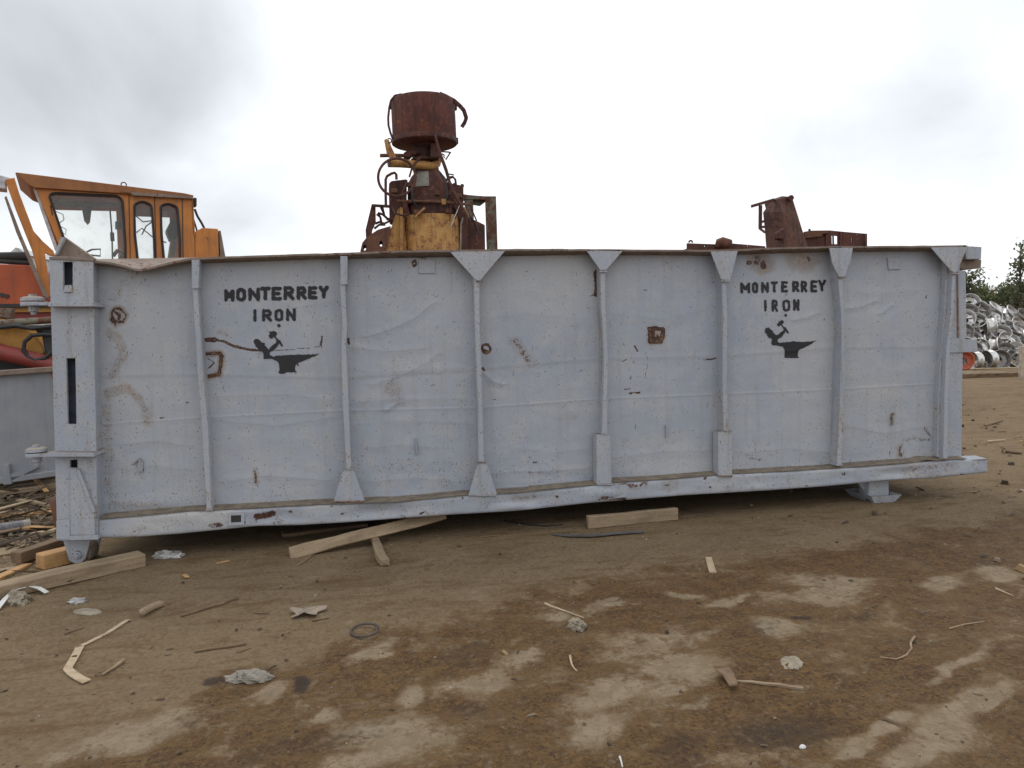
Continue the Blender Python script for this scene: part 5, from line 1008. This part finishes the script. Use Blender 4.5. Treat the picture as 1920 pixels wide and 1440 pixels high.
a = gp(1812, 700); boardobj('loose_board', a+np.array([0, -.2, .12]), gp(1912, 699)+np.array([0, -.25, .14]), .12, .025, M['wood_pale'], 'pale board lying across the front of the pallet', 'board')
a = gp(1911, 712)
PZ = np.array([a[0], a[1], a[2]])
MB().box(PZ+np.array([.27, .1, .40]), (.22, .2, .86)).build('pale_post', plain('pale_post_paint', (.42, .36, .28), .8), None, bevel=.01, label='short pale beige post at the right edge of the photo beside the rim heap', cat='post')
# ------------------------------------------------------------------ bushes and trees behind the heap
def leaf_mat(name, c0, c1, c2):
    mt, t, b = material(name); gi = t.attr('tone')
    c = t.mix(t.step(gi, 0., .6), c0, c1); c = t.mix(t.step(gi, .7, 1.), c, c2)
    t.l.new(c, b.inputs['Base Color']); b.inputs['Roughness'].default_value = .6
    tl = t.add('ShaderNodeBsdfTranslucent', {'Color': c}); mx = t.add('ShaderNodeMixShader', {0: .5, 1: b.outputs[0], 2: tl.outputs[0]}); t.l.new(mx.outputs[0], t.n['Material Output'].inputs[0]); return mt
ML = [leaf_mat('leaf_green', (.11, .135, .06), (.18, .21, .09), (.27, .27, .14)), leaf_mat('leaf_dark', (.08, .10, .055), (.13, .155, .075), (.19, .19, .10)), leaf_mat('leaf_olive', (.12, .115, .05), (.20, .165, .07), (.27, .21, .09))]
MBARK = plain('bark', (.06, .045, .035), .9)
def leaves(pts, size, mat, name, parent):
    rng = np.random.default_rng(len(pts)); n = len(pts); P = np.array(pts)
    a = rng.normal(size=(n, 3)); a /= np.linalg.norm(a, axis=1)[:, None]; b_ = np.cross(a, rng.normal(size=(n, 3))); b_ /= np.linalg.norm(b_, axis=1)[:, None]
    s_ = size*rng.uniform(.6, 1.4, (n, 1)); V = np.stack([P-a*s_, P+b_*s_*.45, P+a*s_, P-b_*s_*.45], 1).reshape(-1, 3)-np.array(ORG[parent])
    me = bpy.data.meshes.new(name); me.from_pydata(V.tolist(), [], np.arange(n*4).reshape(-1, 4).tolist())
    at = me.attributes.new('tone', 'FLOAT', 'POINT'); at.data.foreach_set('value', np.repeat(rng.random(n), 4).astype(np.float32))
    me.materials.append(mat); o = bpy.data.objects.new(name, me); C.objects.link(o); o.parent = parent; return o
def bush(px, pyt, Yw, wpx, label, mat, n=1500, pyb=700, name='bush', cat='bush', size=.09):
    T = on_y(px, pyt, Yw); B = np.array([T[0], T[1], gz(T)]); H = T[2]-B[2]; Wd_ = np.linalg.norm(on_y(px+wpx, pyt, Yw)-T)
    r = thing(name, label, cat, tuple(B), 'bushes and trees behind the rim heap')
    rng = np.random.default_rng(int(px)); mb = MB(); cl = []
    for k in range(16):
        q = B+np.array([rng.normal()*Wd_*.45, rng.normal()*Wd_*.35, H*rng.uniform(.25, .95)]); cl.append(q)
        mid = (B+q)/2+np.array([rng.normal()*.1, rng.normal()*.1, 0]); mb.tube([B, mid, q], [.05, .03, .008], 5)
    mb.build('stems', MBARK, r); pts = []
    for i in range(n):
        q = cl[rng.integers(16)]; d = rng.normal(size=3)*np.array([.34, .34, .26])*Wd_*.62; p = q+d
        if p[2] > B[2]+.05: pts.append(p)
    leaves(pts, size, mat, 'foliage', r)
bush(1830, 536, 20., 40, 'green bush right beside the container end, behind the rim heap', ML[0], 2600)
bush(1868, 540, 21., 34, 'olive brown bush in the middle behind the rim heap', ML[2], 2400)
bush(1905, 532, 19., 34, 'dark green bush at the right edge of the photo behind the rim heap', ML[1], 2600)
bush(1950, 535, 20., 50, 'green bush just past the right edge of the photo', ML[0], 1600); bush(1780, 545, 22., 50, 'green bush mostly hidden behind the container end', ML[1], 1200)
for i_, (bx_, by_, bw_) in enumerate(((1690, 552, 60), (1590, 560, 70), (1480, 556, 60), (1370, 566, 70), (1250, 560, 70), (1120, 570, 80))):
    bush(bx_, by_, 30., bw_, 'green bush in the hedge hidden behind the long grey container', ML[(0, 2, 1)[i_ % 3]], 1100, size=.13)
def tree(px, pyt, Yw, label, limbs, mat, lean=0.):
    T = on_y(px, pyt, Yw); B = np.array([T[0]+lean, T[1], gz(T)]); r = thing('tree', label, 'tree', tuple(B), 'bushes and trees behind the rim heap')
    mb = MB(); mb.tube([B, B*.5+T*.5+np.array([lean*.1, 0, 0]), T], [.09, .06, .015], 7); mb.build('trunk', MBARK, r)
    rng = np.random.default_rng(int(px)+1); pts = []; m2 = MB()
    for (ax1, ay1) in limbs:
        E_ = on_y(ax1, ay1, Yw+rng.uniform(-.4, .4)); t0 = np.array([B[0]*.3+T[0]*.7, T[1], E_[2]-.45*abs(E_[0]-T[0])-.25]); m_ = (t0+E_)/2+np.array([0, 0, .08])
        m2.tube([t0, m_, E_], [.03, .02, .006], 5)
        for _ in range(46):
            f_ = rng.uniform(.15, 1.05); pts.append(t0*(1-f_)+E_*f_+rng.normal(size=3)*.12+np.array([0, 0, .08*math.sin(f_*3)]))
    m2.build('limbs', MBARK, r); leaves(pts, .085, mat, 'crown', r)
tree(1914, 468, 17., 'thin dark tree at the right edge of the photo, rising above the bushes', [(1896, 520), (1900, 500), (1885, 528), (1912, 480), (1918, 455), (1922, 475), (1905, 545), (1926, 500), (1935, 520), (1890, 540), (1918, 530), (1940, 470), (1930, 540)], ML[1])
tree(1800, 495, 18., 'leafy branch of a tree reaching out below the end bracket of the container', [(1838, 506), (1846, 517), (1832, 512), (1822, 525), (1840, 528), (1828, 538), (1815, 530), (1790, 500), (1780, 520), (1770, 510), (1818, 545), (1835, 545)], ML[1])
# ------------------------------------------------------------------ timber and rubbish on the ground
UP = np.array([0, 0, 1.])
a, b_ = gp(-150, 1160), gp(275, 1062)
boardobj('timber_beam', a, b_, .16, .10, M['wood'], 'long square timber lying on the dirt in front of the left roller', 'beam', bevel=.008)
a, b_ = gp(1104, 992), gp(1271, 975)
boardobj('timber_block', a, b_, .06, .11, M['wood'], 'short square timber lying along the bottom rail, with a wire across it', 'beam', bevel=.006)
a, b_ = gp(546, 1047), gp(840, 1002)+UP*.14
boardobj('loose_plank', a, b_, .03, .10, M['wood'], 'long narrow plank propped up off the dirt below the bottom rail', 'plank', roll=-35, taper=.2, jit=.008)
a, b_ = gp(712, 1064), gp(693, 1016)+UP*.03
boardobj('broken_stake', a, b_, -.07, .055, M['wood'], 'short stake with a splintered orange end propping the long plank', 'stake', jit=.012)
p_ = gp(712, 1062); mb = MB()
for _ in range(14):
    o_ = p_+np.array([random.uniform(-.035, .035), -.0, random.uniform(.0, .05)]); mb.tube([o_, o_+np.array([random.uniform(-.02, .03), -random.uniform(.02, .06), random.uniform(-.02, .02)])], [.006, .001], 4)
mb.build('splinters', M['wood_orange'], bpy.data.objects['broken_stake'])if False else None
boardobj('wood_chip', gp(562, 1062), gp(588, 1042), .04, .012, M['wood_dark'], 'thin dark wood sliver poking out under the left end of the propped plank', 'wood chip')
boardobj('buried_board', gp(530, 1008), gp(690, 988), .14, .03, M['wood_dark'], 'dark board lying in the shadow under the bottom rail', 'board')
boardobj('timber_block', gp(83, 1070), gp(140, 1056)+np.array([.1, .1, 0]), .14, .12, M['wood_orange'], 'cut timber end with an orange face, wedged against the left roller', 'beam', bevel=.006)
boardobj('timber_beam', gp(40, 1064)+UP*.03, gp(120, 1035)+np.array([.1, .2, .03]), .11, .09, M['wood_dark'], 'dark brown timber leaning behind the cut timber end at the roller', 'beam', bevel=.006)
boardobj('cardboard_sheet', gp(-120, 1062), gp(112, 1026), .62, .012, M['card'], 'flat tan cardboard sheet lying left of the roller', 'cardboard', jit=.01, bevel=0)
boardobj('wood_chip', gp(-20, 1100), gp(60, 1062), .08, .03, M['wood_orange'], 'fresh orange split board behind the long square timber', 'board'); boardobj('wood_chip', gp(-20, 1078), gp(45, 1066), .07, .02, M['wood'], 'greyish board end between the cardboard and the orange split board', 'board')
boardobj('loose_plank', gp(-160, 955), gp(110, 922)+UP*.05, .14, .05, M['wood'], 'weathered plank lying in front of the small grey bin', 'plank'); boardobj('loose_plank', gp(-80, 980), gp(100, 965), .10, .03, M['wood_orange'], 'fresher tan board among shreds below the small grey bin', 'plank')
boardobj('loose_plank', gp(-120, 930), gp(110, 905)+UP*.06, .1, .04, M['wood_dark'], 'dark plank in the shadow right under the small grey bin', 'plank')
boardobj('wood_chip', gp(62, 915)+UP*.12, gp(84, 932)+UP*.05, .05, .02, M['wood_orange'], 'short yellowish wood offcut on top of the plank by the small bin', 'wood chip')
rs_ = random.Random(4)
for k_, (xa_, ya_, xb_, yb_, mm) in enumerate(((-30, 972, 60, 948, 'wood_pale'), (10, 1000, 104, 1004, 'wood_orange'), (-60, 992, 24, 968, 'wood'), (30, 946, 96, 958, 'wood'), (-40, 1024, 40, 1012, 'wood_dark'), (52, 1016, 104, 1012, 'wood_pale'))):
    boardobj('wood_scrap', gp(xa_, ya_)+UP*rs_.uniform(.02, .07), gp(xb_, yb_)+UP*rs_.uniform(.03, .1), rs_.uniform(.05, .1), rs_.uniform(.015, .03), M[mm], 'split wood scrap in the rubbish heap left of the corner post', 'wood scrap', 'wood scraps in the rubbish heap', taper=.3, jit=.01)
# bent brown sheet with a dark hollow
mb = MB(); ro = []
for k in range(13):
    a = -.3+2.5*k/12; ro.append((.24*math.cos(a), .24*math.sin(a)))
pA = gp(62, 1000)+np.array([0.12, .05, .05]); d_ = np.array([.75, .45, .04]); vs = []
for i in range(8):
    q = pA+d_*i/7*.8
    for k, (yy, zz) in enumerate(ro): vs.append(q+np.array([.5*yy, -yy*.75, zz+.04*math.sin(i*1.3)+.03*float(vn(i*.7, k*.4))]))
fs = [(i*13+k, i*13+k+1, i*13+14+k, i*13+13+k) for i in range(7) for k in range(12)]
mb.add(vs, fs); o = mb.build('bent_sheet', M['rust_light'], None, smooth=True, label='bent brown sheet curling up against the corner post of the container', cat='sheet metal')
sm = o.modifiers.new('thick', 'SOLIDIFY'); sm.thickness = .012
# printed tube
p0, p1 = gp(-40, 1012)+UP*.06, gp(58, 996)+UP*.06
tb = thing('white_tube', 'dirty white cardboard tube with a grey printed band, lying left of the container', 'tube', tuple(p0-UP*.06))
MB().tube([p0, p1], .06, 16).build('tube_body', plain('dirty_white', (.34, .31, .26), .7, 0, .25), tb, smooth=True)
MB().tube([p0*.62+p1*.38, p0*.14+p1*.86], .0615, 16).build('printed_band', plain('grey_print', (.15, .145, .15), .6, 0, .5, 40), tb, smooth=True)
def ribbon(name, px, wd_, mat, label, cat, th=.006, lift=.004, arch=0.):
    P = [gp(*q) for q in px]; n = len(P); vs = []
    for i, p in enumerate(P):
        t_ = P[min(i+1, n-1)]-P[max(i-1, 0)]; s_ = np.cross(t_, UP); s_ /= np.linalg.norm(s_)+1e-9; h_ = lift+arch*math.sin(math.pi*i/(n-1))
        for sg, zz in ((-1, 0), (1, 0), (1, th), (-1, th)): vs.append(p+s_*sg*wd_/2+UP*(h_+zz))
    fs = [(0, 1, 2, 3), tuple(4*(n-1)+k for k in (3, 2, 1, 0))]+[(4*i+k, 4*i+(k+1) % 4, 4*i+4+(k+1) % 4, 4*i+4+k) for i in range(n-1) for k in range(4)]
    return MB().add(vs, fs).build(name, mat, None, label=label, cat=cat)
ribbon('wood_strip', [(240, 1164), (200, 1190), (153, 1213)], .028, M['wood_pale'], 'long pale straight strip, upper arm of the zigzag on the bare dirt', 'wood strip')
ribbon('wood_strip', [(150, 1216), (140, 1235), (127, 1257), (135, 1265), (150, 1275), (163, 1281)], .045, M['wood_pale'], 'pale crooked strip, lower bend of the zigzag on the bare dirt', 'wood strip', lift=.006)
ribbon('white_strap', [(-10, 1150), (8, 1135), (30, 1119), (55, 1112), (75, 1112), (88, 1113)], .035, M['white'], 'white plastic strap arching in front of the long square timber', 'strap', arch=.05)
ribbon('rubber_strip', [(1037, 1003), (1070, 1007), (1110, 1008), (1150, 1004), (1180, 1001), (1207, 998)], .05, plain('grey_rubber', (.10, .095, .09), .7), 'thin grey rubber strip lying in front of the short square timber', 'strip', arch=.012)
def stick(px, r, mat, label, name='twig', cat='twig', lift=0.):
    P = [gp(*q) for q in px]; n = len(P); rr = [r*(1-.5*i/(n-1)) for i in range(n)]
    Q = []
    for i in range(n-1):
        for t_ in (0, .5): Q.append(P[i]*(1-t_)+P[i+1]*t_)
    Q.append(P[-1]); Q = [q+UP*(r*.8+lift)+np.array([random.uniform(-1, 1), random.uniform(-1, 1), 0])*r*.4 for q in Q]
    return MB().tube(Q, [r*(1-.5*i/(len(Q)-1)) for i in range(len(Q))], 6).build(name, mat, None, smooth=True, label=label, cat=cat)
stick([(445, 1124), (415, 1135), (385, 1143), (340, 1158)], .014, M['wood_dark'], 'long brown stick lying on the dirt below the second rib')
stick([(462, 1209), (430, 1215), (366, 1224)], .012, M['wood_dark'], 'straight reddish stick lying alone left of the pale crumpled bag'); stick([(233, 1241), (212, 1255), (192, 1267)], .012, M['wood'], 'short tan stick right of the zigzag strip')
stick([(1023, 1134), (1045, 1143), (1095, 1161)], .009, M['wood_pale'], 'thin pale stick on damp mud above a small round clod'); stick([(1069, 1232), (1073, 1248), (1081, 1260)], .007, M['wood_pale'], 'small pale upright twig lying on damp mud in the middle foreground')
stick([(1504, 1294), (1460, 1288), (1410, 1283), (1362, 1278)], .012, M['wood'], 'straight tan stick on the mud beside a broken board piece'); stick([(1866, 1105), (1900, 1119)], .008, M['wood_pale'], 'short white stick on the mud near the right edge')
stick([(1715, 1196), (1706, 1207), (1709, 1218), (1700, 1230), (1682, 1238), (1650, 1234)], .007, M['wood'], 'curly pale root lying on the wet mud at right'); stick([(1780, 1180), (1810, 1172), (1845, 1167)], .006, M['wood'], 'very thin straw curving over mud near the right edge')
stick([(443, 1226), (470, 1216)], .006, M['wood_dark'], 'tiny dark splinter right of the straight reddish stick', 'splinter', 'splinter'); stick([(585, 1165), (618, 1160)], .007, M['wood_dark'], 'small brown splinter below the dry leaf', 'splinter', 'splinter')
stick([(1162, 1420), (1168, 1440)], .005, M['white'], 'thin white straw at the bottom edge of the photo'); stick([(478, 1150), (505, 1152)], .007, M['wood_dark'], 'short dark twig left of the dry leaf')
stick([(120, 1190), (157, 1178)], .006, M['wood_dark'], 'faint thin twig above the zigzag strip'); stick([(900, 1008), (940, 1005)], .008, M['wood_dark'], 'dark twig in the shade under the middle of the bottom rail')
stick([(1846, 800), (1880, 790)], .02, M['wood_dark'], 'dark stick on the yard beyond the right end of the bottom rail'); stick([(1850, 830), (1885, 827)], .02, M['wood_pale'], 'pale stick on the yard just right of the container end post'); stick([(1880, 848), (1915, 853)], .025, M['wood_dark'], 'dark branch on the yard at the right edge beside the rail end')
stick([(1240, 955), (1260, 952), (1290, 960), (1340, 964)], .007, M['wire'], 'black wire trailing from the short square timber under the rail', 'wire', 'wire'); stick([(945, 978), (975, 983), (1020, 988), (1055, 985)], .009, M['black_rubber'], 'black cable in the shadow left of the short square timber', 'cable', 'cable')
ring = [gp(655+0, 1190)]; pc = gp(684, 1187)
MB().tube([gp(684+26*math.cos(a), 1187+12*math.sin(a))+UP*(.008+.01*(math.cos(a)+1)) for a in np.linspace(.35, 2*math.pi+.05, 26)], .007, 8).build('wire_ring', M['wire'], None, smooth=True, label='open loop of rusty wire lying on the dirt in front of the container', cat='wire')
boardobj('wood_chip', gp(1330, 1076), gp(1322, 1048), -.05, .018, M['wood_pale'], 'pale upright wood offcut on the dirt below the fifth rib', 'wood chip'); boardobj('log_piece', gp(272, 1158), gp(312, 1136), .05, .045, M['wood'], 'short split log end on the dirt below the corner post', 'log', jit=.015, bevel=.012)
boardobj('wood_chip', gp(342, 1080), gp(348, 1086), .03, .012, M['wood_orange'], 'tiny orange wood chip on the dirt below the first rib', 'wood chip'); boardobj('wood_chip', gp(405, 1058), gp(430, 1053), .02, .01, M['wood_orange'], 'slim yellow chip under the bottom rail pocket', 'wood chip')
boardobj('broken_board', gp(1335, 1268)+UP*.018, gp(1368, 1300)+UP*.02, .10, .014, M['wood_dark'], 'broken flat grey board piece stuck in the mud beside the tan stick', 'board', jit=.02, taper=.5)
def crumple(name, px, py, sx, sy, sz, mat, label, cat, seed, rough=.35, sub=4):
    bm = bmesh.new(); bmesh.ops.create_icosphere(bm, subdivisions=sub, radius=1.)
    P = gp(px, py)
    for v_ in bm.verts:
        x, y, z = v_.co; k = 1+rough*float(fbm(np.array([x*2+z*1.3]), np.array([y*2-z*1.7]), 3, seed)[0])+rough*.5*abs(float(vn(np.array([x*6+z*3]), np.array([y*6+z*2]), seed)[0]))
        v_.co = (x*k*sx, y*k*sy, max(z*k, -.15)*sz)
    me = bpy.data.meshes.new(name); bm.to_mesh(me); bm.free(); me.materials.append(mat); o = bpy.data.objects.new(name, me); C.objects.link(o); o.location = P+UP*sz*.12
    o.rotation_euler[2] = seed; return props(o, label, cat)
crumple('crumpled_bag', 318, 1044, .11, .05, .04, M['bag'], 'crumpled clear white bag at the shadow edge under the bottom rail', 'plastic bag', 3, .6); crumple('crumpled_bag', 470, 1274, .10, .045, .04, plain('grey_cloth', (.24, .22, .18), .8, 0, .2, 20), 'pale grey crumpled bag between two dark stains in the foreground', 'plastic bag', 6, .5)
crumple('paper_scrap', 146, 1128, .06, .04, .015, M['bag'], 'white torn paper scrap right of the white strap', 'paper', 9, .5); crumple('flat_stone', 164, 1148, .11, .05, .012, M['stone'], 'flat oval stone just below the white paper scrap', 'stone', 12, .15); crumple('mud_clod', 1083, 1176, .06, .05, .04, M['stone'], 'small round clod on damp mud below the thin pale stick', 'clod', 14, .5)
crumple('crumpled_foil', 1488, 1246, .07, .045, .012, M['stone'], 'crushed pale lump in the wet mud above the tan stick', 'rubbish', 17, .6); crumple('white_pebble', 1505, 1402, .014, .011, .011, M['white'], 'single white pebble on dark mud near the bottom edge', 'pebble', 19, .2); crumple('mud_lump', 35, 1128, .10, .06, .06, M['stone'], 'dark lump of earth under the white plastic strap', 'clod', 21, .5)
mb = MB(); P = gp(575, 1151); vs = []; nl = 22
for i in range(nl):
    a = 2*math.pi*i/nl; r_ = .09*(1+.28*math.sin(5*a+.6)+.1*random.uniform(-1, 1)); vs.append(P+np.array([r_*math.cos(a)*1.1, r_*math.sin(a)*.9, .02+.012*math.sin(3*a)]))
vs.append(P+UP*.008); mb.add(vs, [(i, (i+1) % nl, nl) for i in range(nl)])
o = mb.build('dry_leaf', plain('dry_leaf_tan', (.27, .22, .165), .8, 0, .25, 30), None, label='pale dry lobed leaf lying on the dirt below the second rib', cat='leaf'); sm = o.modifiers.new('thick', 'SOLIDIFY'); sm.thickness = .003
# shredded rubbish under the bin and fine litter over the yard: nobody could count it
def litter(name, spots, mats_w, label, seed, shred=1.):
    rng = np.random.default_rng(seed); V = []; Fq = []; tone = []
    for (x, y, s_) in spots:
        z = gz((x, y))+.001; a = rng.uniform(0, 6.28); l_ = s_*rng.uniform(.6, 2.6) if rng.random() < .35 else s_*rng.uniform(.5, 1.); w_ = s_*rng.uniform(.25, .7)/shred; l_ *= shred**.7; h_ = w_*rng.uniform(.35, .9)
        ca, sa = math.cos(a), math.sin(a); k = len(V); ti = rng.uniform(-.3, .3)*l_
        for (u_, v__, q) in ((-1, -1, 0), (1, -.7, 0), (.8, 1, 0), (-.9, .8, 0), (-.7, -.6, 1), (.7, -.5, 1), (.5, .6, 1), (-.6, .5, 1)):
            uu_, vv_ = u_*l_*.5, v__*w_*.5; V.append((x+uu_*ca-vv_*sa, y+uu_*sa+vv_*ca, z+q*h_*rng.uniform(.7, 1.1)+max(0, u_*ti)-.002))
        Fq += [(k+4, k+5, k+6, k+7), (k, k+1, k+5, k+4), (k+1, k+2, k+6, k+5), (k+2, k+3, k+7, k+6), (k+3, k, k+4, k+7)]; tone += [rng.random()]*8
    me = bpy.data.meshes.new(name); me.from_pydata(V, [], Fq); at = me.attributes.new('tone', 'FLOAT', 'POINT'); at.data.foreach_set('value', np.array(tone, np.float32))
    me.materials.append(mats_w); o = bpy.data.objects.new(name, me); C.objects.link(o); props(o, label, 'litter', None, 'stuff')
mt, t, b = material('litter_mix'); tn = t.attr('tone'); rp_ = t.add('ShaderNodeValToRGB', {0: tn}); r_ = rp_.color_ramp; r_.interpolation = 'CONSTANT'
r_.elements[0].position = 0; r_.elements[0].color = (.06, .042, .028, 1); r_.elements[1].position = .3; r_.elements[1].color = (.15, .11, .07, 1)
for p_, c_ in ((.55, (.11, .075, .045)), (.78, (.22, .17, .115)), (.93, (.30, .20, .10)), (.988, (.42, .40, .36))): e = r_.elements.new(p_); e.color = c_+(1,)
t.l.new(rp_.outputs[0], b.inputs['Base Color']); b.inputs['Roughness'].default_value = .9
rng = np.random.default_rng(77); sp_ = []
for _ in range(4300):
    x, y = rng.uniform(-3, 9), rng.uniform(-4.2, .5)**1; sp_.append((x, y, rng.choice([.006, .009, .014, .022, .035], p=[.35, .33, .2, .09, .03])))
for _ in range(650): sp_.append((rng.uniform(6, 14), rng.uniform(-2, 8), rng.choice([.02, .03, .05, .08])))
litter('fine_litter', sp_, mt, 'fine pebbles, splinters and clods strewn over the dirt yard', 5)
sp_ = []
for _ in range(900):
    q = gp(rng.uniform(-60, 112), rng.uniform(925, 1030)); sp_.append((q[0], q[1], rng.choice([.03, .05, .09, .14])))
for _ in range(160):
    q = gp(rng.uniform(-60, 130), rng.uniform(1040, 1100)); sp_.append((q[0], q[1], rng.choice([.02, .04, .06])))
litter('shredded_rubbish', sp_, mt, 'shredded wood and paper rubbish heaped left of the corner post', 9, 2.6)
